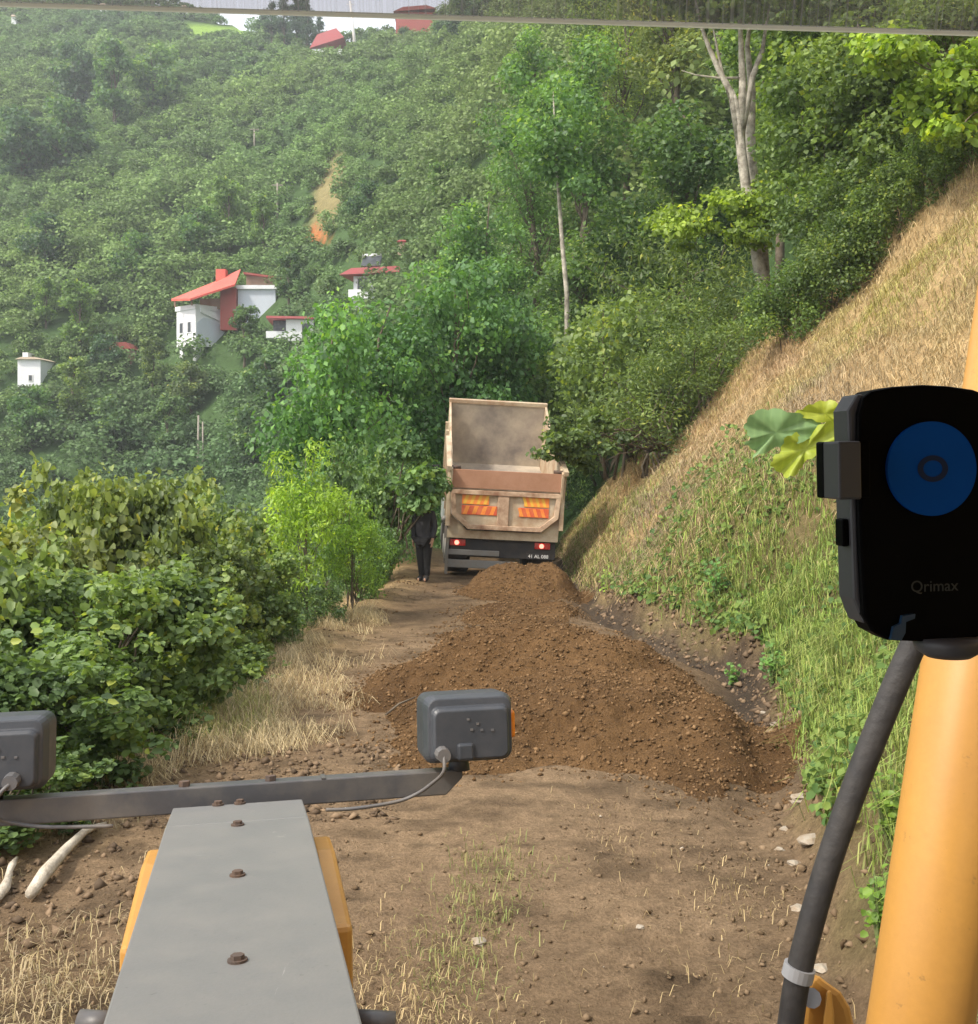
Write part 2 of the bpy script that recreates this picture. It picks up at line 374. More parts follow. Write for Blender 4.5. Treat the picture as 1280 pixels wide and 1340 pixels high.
# ------------------------------------------------------------------ the ground
YL = [-60, 4, 7, 9.3, 12, 16, 21.5, 30, 60]; XLv = [-4.6, -4.3, -3.6, -2.9, -2.6, -2.5, -1.9, -2.2, -3]
YR = [-60, 4, 5, 7.4, 10.3, 13, 15.5, 18.3, 22, 30, 60]; XRv = [1.6, 1.55, 1.6, 2.15, 2.95, 3.25, 2.75, 2.15, 1.95, 2.0, 2.5]
def xl(y): return np.interp(y, YL, XLv) + 0.25 * fbm(y * 0.8, y * 0 + 3.3, 3, 5)
def xr(y): return np.interp(y, YR, XRv) + 0.35 * fbm(y * 0.9, y * 0 + 7.3, 3, 9)
PXK = [-1500, 0, 220, 330, 400, 480, 560, 640, 760, 900, 1100, 2600]
K_R0 = [80, 85, 85, 78, 70, 58, 48, 42, 36, 32, 30, 28]
K_Z0 = [-18, -16, -14, -12, -10, -7, -4, -1.5, 0.5, 3, 6, 11]
K_RR = [290, 290, 280, 262, 240, 228, 218, 205, 175, 150, 140, 140]
K_YR = [-5, -5, 8, 40, 56, 52, 46, -30, -120, -170, -210, -300]
def far_z(x, y):
    yy = np.maximum(y, 6.0); px = 640 + F * x / yy
    r0 = np.interp(px, PXK, K_R0); z0 = np.interp(px, PXK, K_Z0); rr = np.interp(px, PXK, K_RR); yr = np.interp(px, PXK, K_YR)
    zr = EYE + (HOR - yr) / F * rr
    t = (yy - r0) / (rr - r0)
    z = np.where(t < 0, z0 + 0 * t, np.where(t < 1, z0 + (zr - z0) * t, zr - 0.25 * (yy - rr)))
    return z + (5.0 * fbm(x * 0.03, y * 0.03, 3, 31)) * sstep(45, 90, yy) * (1 - sstep(0.75, 1.0, t))
def near_z(x, y):
    l = xl(y); rgt = xr(y); s = x - rgt; q = l - x
    z = 0.07 * fbm(x * 1.3, y * 1.3, 3, 2) + 0.05 * fbm(x * 4, y * 6, 4, 4) - .05 * np.exp(-((x + .05) / .16) ** 2 - ((y - 5.85) / .14) ** 2) + .05 * fbm(x * .9 + y, y * 5, 3, 6) * (1 - sstep(5.2, 6.4, y))
    tread = np.exp(-((x - .95 - .1 * np.sin(y)) / .42) ** 2) + .6 * np.exp(-((x + .55) / .25) ** 2)
    z = z + tread * (1 - sstep(8, 9, y)) * (.032 * np.sin(y * 27 + 3 * fbm(x * 2, y * 2, 2, 8) + x * 4) - .03)
    sp = np.maximum(s, 0); bank = np.where(sp < 8.6, 1.1 * sp, 9.46 + 0.75 * (sp - 8.6))
    bank = bank + sstep(0, 1.0, sp) * (1.5 * fbm(x * 0.42, y * 0.42, 4, 11) + 0.5 * fbm(x * 1.6, y * 1.6, 4, 12))
    step = sstep(0.0, 0.16, sp) * 0.2 * sstep(10, 14, y) * (0.6 + fbm(y * 1.5, y * 0, 2, 3))
    ditch = -0.2 * np.exp(-((s + 0.28) / 0.24) ** 2) * sstep(6, 10, y)
    qp = np.maximum(q, 0); left = -0.72 * (np.sqrt(qp ** 2 + 0.5 ** 2) - 0.5)
    left = left + sstep(0, 1.0, qp) * 0.5 * fbm(x * 0.6, y * 0.6, 4, 21)
    berm = 0.12 * np.exp(-((q + 0.15) / 0.4) ** 2) * sstep(9, 11, y)
    return z + bank + step + ditch + np.maximum(left, -14) + berm
def ground(x, y):
    x = np.asarray(x, float); y = np.asarray(y, float)
    w = sstep(30, 44, y); return near_z(x, y) * (1 - w) + far_z(x, y) * w
def gz(x, y): return float(ground(np.array([x]), np.array([y]))[0])
def hit(px, py, start=30.0):
    """First ground point along the sight line of photo pixel (px, py) beyond start metres."""
    d = np.arange(start, 330, 0.4); x = (px - 640) / F * d; z = EYE - (py - HOR) / F * d
    g = ground(x, d); k = np.nonzero(g >= z)[0]; i = k[0] if len(k) else len(d) - 1
    return Vector((x[i], d[i], g[i]))

gcol = np.concatenate([-np.geomspace(30, 5, 34)[:-1], np.arange(-5, 4.2, 0.06), np.geomspace(4.2, 30, 40)])
grow = np.concatenate([np.linspace(-60, 2, 20)[:-1], np.arange(2, 26, 0.085), np.geomspace(26, 345, 150)])
GX = gcol[None, :] * np.maximum(grow[:, None] + 12, 10) / 12.0; GY = np.repeat(grow[:, None], len(gcol), 1)
GZ = ground(GX, GY); nr, nc = GX.shape
V = np.stack([GX, GY, GZ], -1).reshape(-1, 3)
I = np.arange(nr * nc).reshape(nr, nc); Q = np.stack([I[:-1, :-1], I[:-1, 1:], I[1:, 1:], I[1:, :-1]], -1).reshape(-1, 4)
def zone_colour(x, y, z):
    l = xl(y); rg = xr(y); n = fbm(x * 0.9, y * 0.9, 4, 41) + 0.0; n2 = fbm(x * 0.25, y * 0.25, 3, 43)
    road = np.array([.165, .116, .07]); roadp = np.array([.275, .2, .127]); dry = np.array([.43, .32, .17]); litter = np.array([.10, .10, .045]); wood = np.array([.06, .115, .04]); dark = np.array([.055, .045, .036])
    c = road + (roadp - road) * np.clip(0.45 + 2.2 * n2 + 1.2 * n + .25 * (x < -.3), 0, 1)[:, None]
    c = c * (1 - .4 * sstep(.05, .2, fbm(x * 2.2, y * 4.5, 4, 47)))[:, None]
    def blend(c, k, w): return c * (1 - w[:, None]) + k * w[:, None]
    s = x - rg; q = l - x
    c = blend(c, dry * 0.9, np.clip(sstep(-0.9, 0.2, q + n) * 0.8, 0, 1)); c = blend(c, wood, sstep(1.0, 2.2, q + 1.5 * n))
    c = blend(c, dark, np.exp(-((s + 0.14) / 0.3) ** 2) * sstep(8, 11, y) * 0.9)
    g = sstep(0.0, 0.4, s + n); c = blend(c, dry, g)
    c = blend(c, litter, g * (1 - sstep(1.3, 3.0, s + 2.0 * n)) * (1 - sstep(17, 22, y)) * 0.8)
    c = blend(c, wood, sstep(28, 33, y + 3 * n))
    # clearings on the far hillside
    d = np.maximum(y, 5); px = 640 + F * x / d; py = HOR - F * (z - EYE) / d
    mead = sstep(0, 1, 1.6 - 1.6 * np.hypot((px - 282 - (py - 42) * 1.8) / 66, (py - 43) / 15)) * (y > 60)
    c = blend(c, np.array([.2, .34, .06]), np.clip(mead * 2, 0, 1))
    scar = sstep(0, 1, 1.5 - 1.5 * np.hypot((px - 432 + (py - 250) * .2) / 27, (py - 255) / 72)) * (y > 60)
    c = blend(c, np.array([.27, .23, .11]), np.clip(scar * 1.3, 0, .85))
    red = sstep(0, 1, 1.5 - 1.5 * np.hypot((px - 415) / 21, (py - 309 - (px - 415) * .35) / 12)) * (y > 60)
    c = blend(c, np.array([.4, .15, .05]), np.clip(red * 2, 0, 1))
    hill = sstep(0, 1, 1.5 - 1.5 * np.hypot((px - 100) / 120, (py - 6) / 14)) * (y > 150)
    c = blend(c, np.array([.3, .2, .13]), hill * .8)
    return np.clip(c, 0.01, 1), mead + .8 * scar + red
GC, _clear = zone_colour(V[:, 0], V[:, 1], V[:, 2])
fc = V[Q].mean(1); isroad = (fc[:, 0] > xl(fc[:, 1])) & (fc[:, 0] < xr(fc[:, 1])) & (fc[:, 1] < 40)
for nm, mask in (("hillside_terrain", ~isroad), ("dirt_road", isroad)):
    q = Q[mask]; u, inv = np.unique(q, return_inverse=True)
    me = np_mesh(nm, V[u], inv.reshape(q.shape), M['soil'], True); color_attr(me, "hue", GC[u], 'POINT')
    tag(link(nm, me), kind='structure')

# ------------------------------------------------------------------ far hillside wood: one mass of hazel bushes
def hillside_wood():
    r = np.random.default_rng(3); pts = []
    y = 44.0
    while y < 292:
        step = 2.05 + y * 0.0045; n = int(1.16 * y / step) + 1
        t = (np.arange(n) + r.random(n) * 0.9) / n * 1.16 - 0.58
        yy = y + r.normal(size=n) * 0.9; pts.append(np.stack([t * yy, yy], 1)); y += step
    P = np.concatenate(pts); x, y = P[:, 0], P[:, 1]; z = ground(x, y)
    px = 640 + F * x / y; py = HOR - F * (z - EYE) / y
    _, clr = zone_colour(x, y, z); R0 = np.interp(px, PXK, K_R0); RRr = np.interp(px, PXK, K_RR)
    keep = (clr < 0.3 + 0.25 * r.random(len(x))) & (y > R0 - 30) & (y < RRr + 6) & (px < 1330) & ~((px > 860) & (y > 130))
    for hx0, hx1, hy0, hy1 in HOUSE_CLEAR: keep &= ~((px > hx0) & (px < hx1) & (py > hy0) & (py < hy1))
    x, y, z, px, py = x[keep], y[keep], z[keep], px[keep], py[keep]; n = len(x)
    T = 14; L = 300; tp = []; tn = []; tt = []
    for k in range(T):
        c = unit(r.normal(size=(9, 3))) * np.array([.62, .62, .45]); c[:, 2] = np.abs(c[:, 2]) + 0.35; i = r.integers(0, 9, L)
        d = unit(r.normal(size=(L, 3))); d[:, 2] = np.where(d[:, 2] < -0.2, -d[:, 2], d[:, 2])
        tp.append(c[i] + d * (0.3 + 0.22 * r.random((L, 1)))); tn.append(unit(d * .6 + np.array([0, 0, .6]) + .5 * r.normal(size=(L, 3)))); tt.append(0.7 * r.random(9)[i] + 0.3 * r.random(L))
    tp, tn, tt = np.array(tp), np.array(tn), np.array(tt)
    k = r.integers(0, T, n); a = r.random(n) * 6.283; big = 1 + 0.5 * np.clip(fbm(x * 0.05, y * 0.05, 3, 77) * 3, -0.4, 1) + 0.7 * (r.random(n) < 0.06)
    s = (1.75 + 0.8 * r.random(n)) * big; hs = s * (0.9 + 0.5 * r.random(n))
    ca, sa = np.cos(a)[:, None], np.sin(a)[:, None]
    def rot(A): return np.stack([A[..., 0] * ca - A[..., 1] * sa, A[..., 0] * sa + A[..., 1] * ca, A[..., 2]], -1)
    PP = rot(tp[k]) * np.stack([s, s, hs], -1)[:, None, :] + np.stack([x, y, z - 0.15], -1)[:, None, :]
    NN = rot(tn[k]); sz = (0.22 + 0.14 * r.random((n, L))) * np.sqrt(s / 1.6)[:, None] * (0.8 + y / 300)[:, None]
    Vv, Ff, _q = leaves(PP.reshape(-1, 3), NN.reshape(-1, 3), sz.ravel(), 'quad', r, 0.15)
    me = np_mesh("hillside_wood", Vv, Ff, M['farleaf'])
    h = np.clip(0.5 + 2.0 * fbm(x * 0.022, y * 0.022, 3, 51) + 0.35 * (r.random(n) - 0.5), 0, 1)
    warm = np.clip(0.2 + 0.75 * sstep(380, 900, px) + 0.8 * fbm(x * .04, y * .04, 2, 61), 0, 1)
    ca_, cb_, cc_ = np.array([.10, .19, .085]), np.array([.25, .385, .115]), np.array([.35, .39, .10])
    c = ca_ + (cb_ - ca_) * h[:, None]; c = c + (cc_ - c) * (warm * 0.45)[:, None]
    C = c[:, None, :] * (0.5 + 0.95 * tt[k])[..., None] * np.array([1, 1, 1])
    color_attr(me, "hue", C.reshape(-1, 3))
    tag(link("hillside_wood", me), kind='stuff')["label"] = "mass of green hazel bushes covering the far hillside"
HOUSE_CLEAR = [(205, 300, 440, 486), (296, 360, 400, 452), (352, 425, 420, 464), (436, 534, 358, 402), (14, 62, 490, 512), (135, 178, 462, 486), (395, 460, 58, 84), (508, 575, 40, 62)]
hillside_wood()

# ------------------------------------------------------------------ plant templates
bush_template('hazel', 4.6, 2.2, 15000, 0.14, 'round', 90, 11, rc=.19)
bush_template('hazel_b', 4.2, 2.3, 15000, 0.135, 'round', 90, 12, rc=.19)
bush_template('hazel_c', 3.4, 1.8, 10000, 0.13, 'round', 70, 13, rc=.2)
bush_template('shrub', 3.2, 2.0, 9000, 0.12, 'slim', 44, 14, rc=0.28)
bush_template('shrub_b', 2.6, 2.0, 8000, 0.12, 'quad', 40, 15)
tree_template('broad', 9.5, 2.9, 8500, 0.22, 'quad', 40, 0.16, 0.15, 21)
tree_template('broad_b', 10, 2.6, 8500, 0.21, 'quad', 44, 0.14, 0.14, 22, rc=0.28)
tree_template('tall', 13, 2.4, 9500, 0.2, 'quad', 52, 0.22, 0.15, 23, rc=0.29)
tree_template('tall_b', 12, 2.9, 9500, 0.2, 'slim', 52, 0.24, 0.15, 24, rc=0.27)
tree_template('round_tree', 7, 2.7, 3600, 0.36, 'quad', 26, 0.12, 0.16, 25)
tree_template('upright_tree', 9, 2.0, 3400, 0.36, 'quad', 28, 0.1, 0.15, 26)
tree_template('conifer', 11, 2.2, 3600, 0.4, 'slim', 40, 0.06, 0.16, 27, cone=True)
tree_template('sapling', 3.0, 1.05, 5200, 0.1, 'slim', 34, 0.12, 0.03, 28, rc=0.24)

def on(px, d, dz=0.0):
    x = (px - 640) / F * d; return Vector((x, d, gz(x, d) + dz))

# hazels below the left edge of the road
H = 'hazel bushes below the road edge'
def plant_to(nm, lb, cat, k, px, d, ptop, sc, cl, dz=-.1, **kw):
    """Plant template k at column px, d metres ahead, stretched so its top reaches photo row ptop."""
    p = on(px, d, dz); me = TPL[k][0]; co = np.empty(len(me.vertices) * 3, np.float32); me.vertices.foreach_get("co", co); top = np.percentile(co[2::3], 99.5)
    return plant(nm, lb, cat, k, p, cl, sc, zs=(EYE - (ptop - HOR) / F * d - p.z) / top / sc, **kw)
for px, d, pt, k, sc, cl, lb in [
    (25, 8.6, 815, 'hazel', .52, (.085, .15, .05), 'large dark hazel bush behind the lamp on the left end of the bar'),
    (150, 10.3, 745, 'hazel_b', .56, (.095, .16, .052), 'hazel bush between the two lamps, closest to the dry grass shoulder'),
    (60, 12.2, 655, 'hazel', .66, (.14, .185, .055), 'tall hazel bush with yellowing top leaves, left part of the roadside thicket'),
    (155, 13.2, 622, 'hazel_b', .58, (.115, .17, .055), 'tallest hazel bush in the middle of the roadside thicket'),
    (258, 13.0, 690, 'hazel', .45, (.115, .175, .058), 'hazel bush right of the tallest one, its top below the pair of bare poles'),
    (325, 14.6, 725, 'hazel_b', .4, (.1, .17, .06), 'hazel bush just left of the bright lime sapling'),
    (-90, 9.8, 715, 'hazel_b', .62, (.105, .165, .055), 'hazel bush cut off by the left picture edge'),
    (272, 12.2, 835, 'hazel_c', .45, (.085, .145, .05), 'low round hazel bush against the straw covered shoulder'),
    (95, 16, 668, 'hazel_b', .7, (.11, .175, .06), 'hazel bush at the back of the thicket behind the yellowing one'),
    (290, 18, 640, 'hazel_c', .7, (.105, .17, .06), 'hazel bush at the back of the thicket under the pair of bare poles'),
    (0, 7.5, 975, 'hazel_c', .40, (.075, .135, .045), 'low dark hazel bush under the left lamp beside the dug earth'),
    (-10, 15.5, 690, 'hazel', .7, (.11, .175, .06), 'hazel bush at the back of the thicket near the left picture edge'),
    (215, 16.5, 668, 'hazel', .6, (.12, .18, .06), 'hazel bush at the back of the thicket between the tallest one and the poles'),
]:
    plant_to('hazel_bush', lb, 'bush', k, px, d, pt, sc, (cl[0] * 1.35, cl[1] * 1.2, cl[2] * 1.3), group=H, part=('foliage', 'stem'))
plant_to('sapling', 'bright lime green feathery sapling at the left edge of the road', 'tree', 'sapling', 402, 16.8, 582, .8, (.22, .34, .05))
plant_to('sapling', 'smaller lime green sapling leaning toward the truck', 'tree', 'sapling', 462, 17.2, 648, .62, (.18, .30, .055))
G0 = 'bushes along the left road edge'
plant_to('roadside_bush', 'green bush between the lime sapling and the standing person', 'bush', 'shrub_b', 478, 19.5, 690, .42, (.095, .17, .055), group=G0, part=('foliage', 'stem'))
plant_to('roadside_bush', 'green bush rising behind the lime saplings', 'bush', 'hazel_c', 470, 22.5, 590, .6, (.11, .18, .065), group=G0, part=('foliage', 'stem'))
plant_to('roadside_bush', 'tall green bush beside the left wall of the raised truck bed', 'bush', 'shrub', 480, 26, 560, .78, (.1, .18, .075), group=G0, part=('foliage', 'stem'))
plant_to('roadside_bush', 'low dark bush at the foot of the lime sapling', 'bush', 'shrub_b', 405, 16.4, 765, .3, (.07, .12, .045), group=G0, part=('foliage', 'stem'))
# mid-distance trees
G1 = 'trees behind the truck'
for px, d, k, sc, zs, cl, lb in [
    (700, 40, 'broad', 1.05, 0.9, (.065, .12, .038), 'broad green tree in the hollow behind the right bank shrubs'),
    (600, 44, 'broad_b', .95, 1.0, (.06, .125, .045), 'rounded green tree behind the dark trees left of the tall slender trees'),
    (640, 50, 'tall', 1.02, 1.0, (.075, .145, .05), 'slender tall tree left of the thin grey trunk'),
    (700, 52, 'tall_b', 1.15, 1.05, (.08, .15, .05), 'tallest slender tree above the thin grey trunk'),
    (760, 50, 'tall', 1.1, 1.0, (.075, .14, .042), 'slender green tree right of the thin grey trunk'),
    (820, 56, 'tall_b', 1.1, 1.0, (.12, .17, .045), 'yellowish green tree right of the slender tall trees'),
    (880, 52, 'tall', 1.1, 0.98, (.14, .17, .05), 'pale yellowing tree left of the forked pale trunk'),
    (790, 66, 'tall', 1.1, 1.0, (.1, .16, .045), 'yellow green tree high on the slope behind the slender trees'),
    (870, 70, 'tall_b', 1.15, 1.0, (.115, .165, .045), 'yellow green tree high on the slope left of the forked trunk'),
    (700, 72, 'tall', 1.0, 1.0, (.085, .155, .045), 'fresh green tree on the slope above the slender tall trees'),
    (940, 60, 'tall_b', 1.1, 1.05, (.09, .14, .04), 'green tree on the slope directly behind the forked pale trunk'),
    (600, 62, 'tall', 0.95, 0.9, (.075, .14, .05), 'green tree on the slope left of the slender tall trees'),
    (900, 40, 'broad_b', 1.0, 0.95, (.055, .1, .034), 'dark tree left of the forked pale trunk'),
    (830, 40, 'broad', 0.95, 0.85, (.062, .11, .036), 'dark tree in the hollow above the right bank shrubs'),
    (760, 43, 'broad_b', 0.9, 0.9, (.066, .115, .036), 'green tree in the hollow right of the thin grey trunk'),
]:
    plant('leafy_tree', lb, 'tree', k, on(px, d, -0.2), cl, sc, group=G1, zs=zs)
for px, d, pt, k, sc, cl, lb in [
    (432, 27, 400, 'broad', .68, (.08, .165, .05), 'glossy green tree in front of the long white balcony house'),
    (505, 31, 402, 'broad_b', .8, (.062, .13, .046), 'dark green tree left of the raised truck bed'),
    (598, 33, 350, 'broad', .8, (.065, .135, .046), 'dark green tree right behind the raised truck bed'),
    (642, 35, 350, 'broad_b', .9, (.066, .13, .045), 'dark green tree above the truck headboard'),
]:
    plant_to('leafy_tree', lb, 'tree', k, px, d, pt, sc, cl, -.2, group='dark trees by ' + 'the truck bed')
def thin_tree():
    base = on(742, 38); o = empty('thin_tree', base); tag(o, 'thin grey trunk with a high sparse crown among the slender trees behind the truck', 'tree')
    mb = MB(); mb.tube([p - base for p in [base, at(742, 385, 38), at(736, 320, 38), at(731, 250, 38), at(727, 190, 38.3), at(724, 120, 38.5)]], [.1, .09, .08, .065, .05, .02], 9); mb.build('trunk', M['palebark'], o, smooth=True)
    r = np.random.default_rng(6); cl = [(tuple(at(725 + 34 * r.normal(), 165 + 42 * r.normal(), 38.3 + r.normal()) - base), .55 + .4 * r.random()) for _ in range(24)]
    c = link('crown', crown_mesh('thin_crown', cl, 4200, .2, 'quad', r, fill=.2), o); c.color = (.1, .19, .065, 1)
thin_tree()
# forked pale tree on the bank
def forked_tree():
    d = 29.0; base = at(1004, 410, d); o = empty('forked_tree', base)
    tag(o, 'pale forked tree with bare grey limbs on top of the right bank', 'tree')
    def path(ps, dd=0): return [at(a, b, d + dd) - base for a, b in ps]
    t1 = MB(); t1.tube(path([(1010, 440), (1000, 385), (990, 330), (980, 270), (971, 205), (967, 165), (962, 135), (957, 118)]), [.23, .18, .155, .145, .135, .125, .1, .07], 10)
    for ps, r0 in [([(968, 185), (957, 122), (940, 90), (925, 55), (915, 25), (905, -30)], .115), ([(969, 190), (972, 112), (970, 60), (968, 20), (966, -40)], .13), ([(970, 175), (985, 100), (998, 65), (1003, 30), (1012, -30)], .1), ([(957, 130), (945, 95), (938, 60), (930, 20)], .07), ([(972, 102), (940, 102), (910, 98), (892, 92)], .045)]:
        t1.tube(path(ps), [r0 * (1 - .8 * i / (len(ps) - 1)) for i in range(len(ps))], 8)
    t1.build('trunk', M['palebark'], o, smooth=True)
    t2 = MB(); t2.tube(path([(1004, 440), (998, 330), (989, 270), (984, 220), (982, 170), (984, 120), (978, 60), (985, 0)], .5), [.2, .16, .15, .15, .14, .11, .07, .03], 9); t2.build('side_trunk', M['palebark'], o, smooth=True)
    r = np.random.default_rng(5); cl = []
    for k in range(26):
        a = at(880 + 165 * r.random(), -60 + 60 * r.random(), d + r.normal()) - base; cl.append((tuple(a), .5 + .4 * r.random()))
    c = link('crown', crown_mesh('forked_crown', cl, 4500, .16, 'round', r), o); c.color = (.08, .13, .04, 1)
    cl = []
    for k in range(22):
        u = r.random(); a = at(885 + 150 * u, 300 - 30 * u + 16 * r.normal(), d - .6 + .5 * r.normal()) - base; cl.append((tuple(a), .3 + .75 * r.random() ** 2))
    for k in range(7):
        a = at(1005 + 14 * r.normal(), 215 + 50 * r.random(), d + .4) - base; cl.append((tuple(a), .3 + .2 * r.random()))
    c = link('lower_foliage', crown_mesh('forked_low', cl, 6500, .13, 'round', r, 0.4, fill=0), o); c.color = (.19, .27, .04, 1); c['label'] = 'bright yellow green lower foliage'
forked_tree()

# shrubs on and above the right bank
G2 = 'shrubs on the right bank'
for px, d, k, sc, zs, cl, dz, lb in [
    (835, 28.5, 'shrub', 0.9, 0.9, (.085, .13, .045), 0.2, 'olive shrub beside the right wall of the raised truck bed'),
    (862, 25.3, 'shrub', 0.98, 0.9, (.09, .13, .042), 0.3, 'overhanging olive shrub right of the truck headboard'),
    (925, 25.3, 'shrub', 0.85, 0.85, (.08, .12, .04), 0.1, 'olive shrub at the upper edge of the straw bank, right of the overhanging one'),
    (830, 28.5, 'shrub_b', 1.35, 1.15, (.085, .125, .04), 0.0, 'tall olive shrub behind the overhanging shrubs'),
    (845, 31, 'shrub', 1.25, 1.1, (.08, .13, .045), 0.0, 'tall olive shrub behind the truck headboard, right side'),
    (900, 28.5, 'shrub', 1.1, 1.0, (.085, .125, .04), 0.0, 'olive shrub left of the base of the forked trunk'),
    (962, 26.0, 'shrub_b', 0.6, 0.7, (.075, .11, .036), -0.3, 'low shrub in front of the base of the forked trunk'),
    (700, 33.5, 'shrub', 1.05, 1.1, (.08, .13, .05), 0.0, 'shrub peeping over the top edge of the truck headboard'),
    (880, 33, 'shrub', 1.5, 1.2, (.08, .115, .038), 0.0, 'broad shrub on the slope below the dark tree left of the forked trunk'),
    (800, 35, 'shrub_b', 1.5, 1.2, (.08, .12, .04), 0.0, 'broad shrub on the slope behind the olive shrubs'),
]:
    plant('bank_shrub', lb, 'bush', k, on(px, d, dz), cl, sc, group=G2, zs=zs, part=('foliage', 'stem'))
G3 = 'dense leafy trees along the top of the right bank'
for px, d, k, sc, zs, cl, dz, lb in [
    (1075, 27, 'broad', 0.72, 1.0, (.075, .115, .032), -0.5, 'dark leafy tree right of the forked trunk, lowest on the bank edge'),
    (1130, 25.5, 'broad_b', 0.75, 0.95, (.075, .11, .03), -0.6, 'dark leafy tree above the middle of the straw bank'),
    (1190, 24.5, 'broad', 0.7, 0.9, (.07, .105, .03), -0.7, 'dark leafy tree above the phone holder'),
    (1245, 22.5, 'broad_b', 0.62, 0.85, (.075, .11, .03), -0.3, 'dark leafy tree at the top right of the straw bank'),
    (1060, 31, 'broad_b', 0.9, 1.05, (.085, .13, .036), 0.0, 'leafy tree right behind the forked trunk'),
    (1130, 30, 'broad', 0.9, 1.1, (.08, .12, .034), 0.0, 'leafy tree behind the bank edge trees, middle of the row'),
    (1210, 29, 'broad_b', 0.95, 1.05, (.08, .125, .034), 0.0, 'leafy tree behind the bank edge trees, right end of the row'),
    (1300, 24, 'broad', 0.8, 1.0, (.08, .12, .034), 0.0, 'leafy tree cut off by the right picture edge'),
    (1020, 36, 'tall', 0.95, 1.0, (.075, .12, .034), 0.0, 'tall green tree behind the forked trunk on its right'),
    (1100, 38, 'tall_b', 0.95, 1.0, (.08, .125, .036), 0.0, 'tall green tree topping the right bank wood, middle'),
    (1190, 37, 'tall', 0.95, 1.0, (.08, .125, .036), 0.0, 'tall green tree topping the right bank wood, right end'),
]:
    plant('bank_tree', lb, 'tree', k, on(px, d, dz), tuple(q * 1.22 for q in cl), sc, group=G3, zs=zs)
for px, py, sc, cl, lb in [
    (1030, 455, .55, (.075, .12, .036), 'low dark bush on the bank crest right of the forked trunk'),
    (1062, 432, .6, (.06, .1, .03), 'low bush on the bank crest, left of the middle of the straw edge'),
    (1095, 402, .6, (.065, .1, .03), 'low bush on the bank crest in the middle of the straw edge'),
    (1130, 366, .58, (.06, .095, .03), 'low bush on the bank crest above the big lobed leaves'),
    (1165, 326, .55, (.07, .11, .032), 'low bush on the bank crest above the left half of the phone holder'),
    (1200, 286, .52, (.065, .1, .03), 'low bush on the bank crest above the blue pad'),
    (1235, 246, .48, (.075, .12, .034), 'low bush on the bank crest beside the hanging vine'),
    (1275, 208, .45, (.09, .13, .036), 'low bush on the bank crest cut by the right picture edge'),
    (1150, 300, .8, (.07, .11, .034), 'bush filling the gap behind the crest bushes, left of the vine'),
    (1215, 225, .8, (.07, .11, .034), 'bush filling the gap behind the crest bushes, under the vine'),
    (1090, 370, .85, (.065, .105, .032), 'bush filling the gap behind the crest bushes, near the forked trunk'),
]:
    plant('crest_bush', lb, 'bush', 'shrub_b', hit(px, py, 9.0) - Vector((0, 0, .3)), cl, sc, group='bushes on the crest of the right bank', part=('foliage', 'stem'))
def leafy_spray(name, label, spots, d, n, size, color, rad, root):
    r = np.random.default_rng(len(label)); base = Vector(root); o = empty(name, base); tag(o, label, 'branch')
    cl = [(tuple(at(px + 12 * r.normal(), py + 10 * r.normal(), d + .3 * r.normal()) - base), rad * (.7 + .6 * r.random())) for px, py in spots for _ in range(2)]
    c = link('foliage', crown_mesh(name, cl, n, size, 'round', r, .6, fill=.1), o); c.color = (*color, 1)
    mb = MB()
    for c_, q in cl[::2]: limb(mb, (0, 0, 0), c_, .03, .006, r, 6, .1)
    mb.build('stem', M['bark'], o, smooth=True)
leafy_spray('vine', 'bright yellow green vine hanging from the trees at the upper right corner', [(1180, 65), (1215, 80), (1250, 70), (1265, 110), (1230, 140), (1205, 150), (1260, 165), (1170, 60), (1275, 80), (1275, 140), (1150, 72), (1225, 105), (1240, 175), (1195, 110)], 19.5, 3000, .15, (.17, .26, .035), .42, on(1330, 20.5))

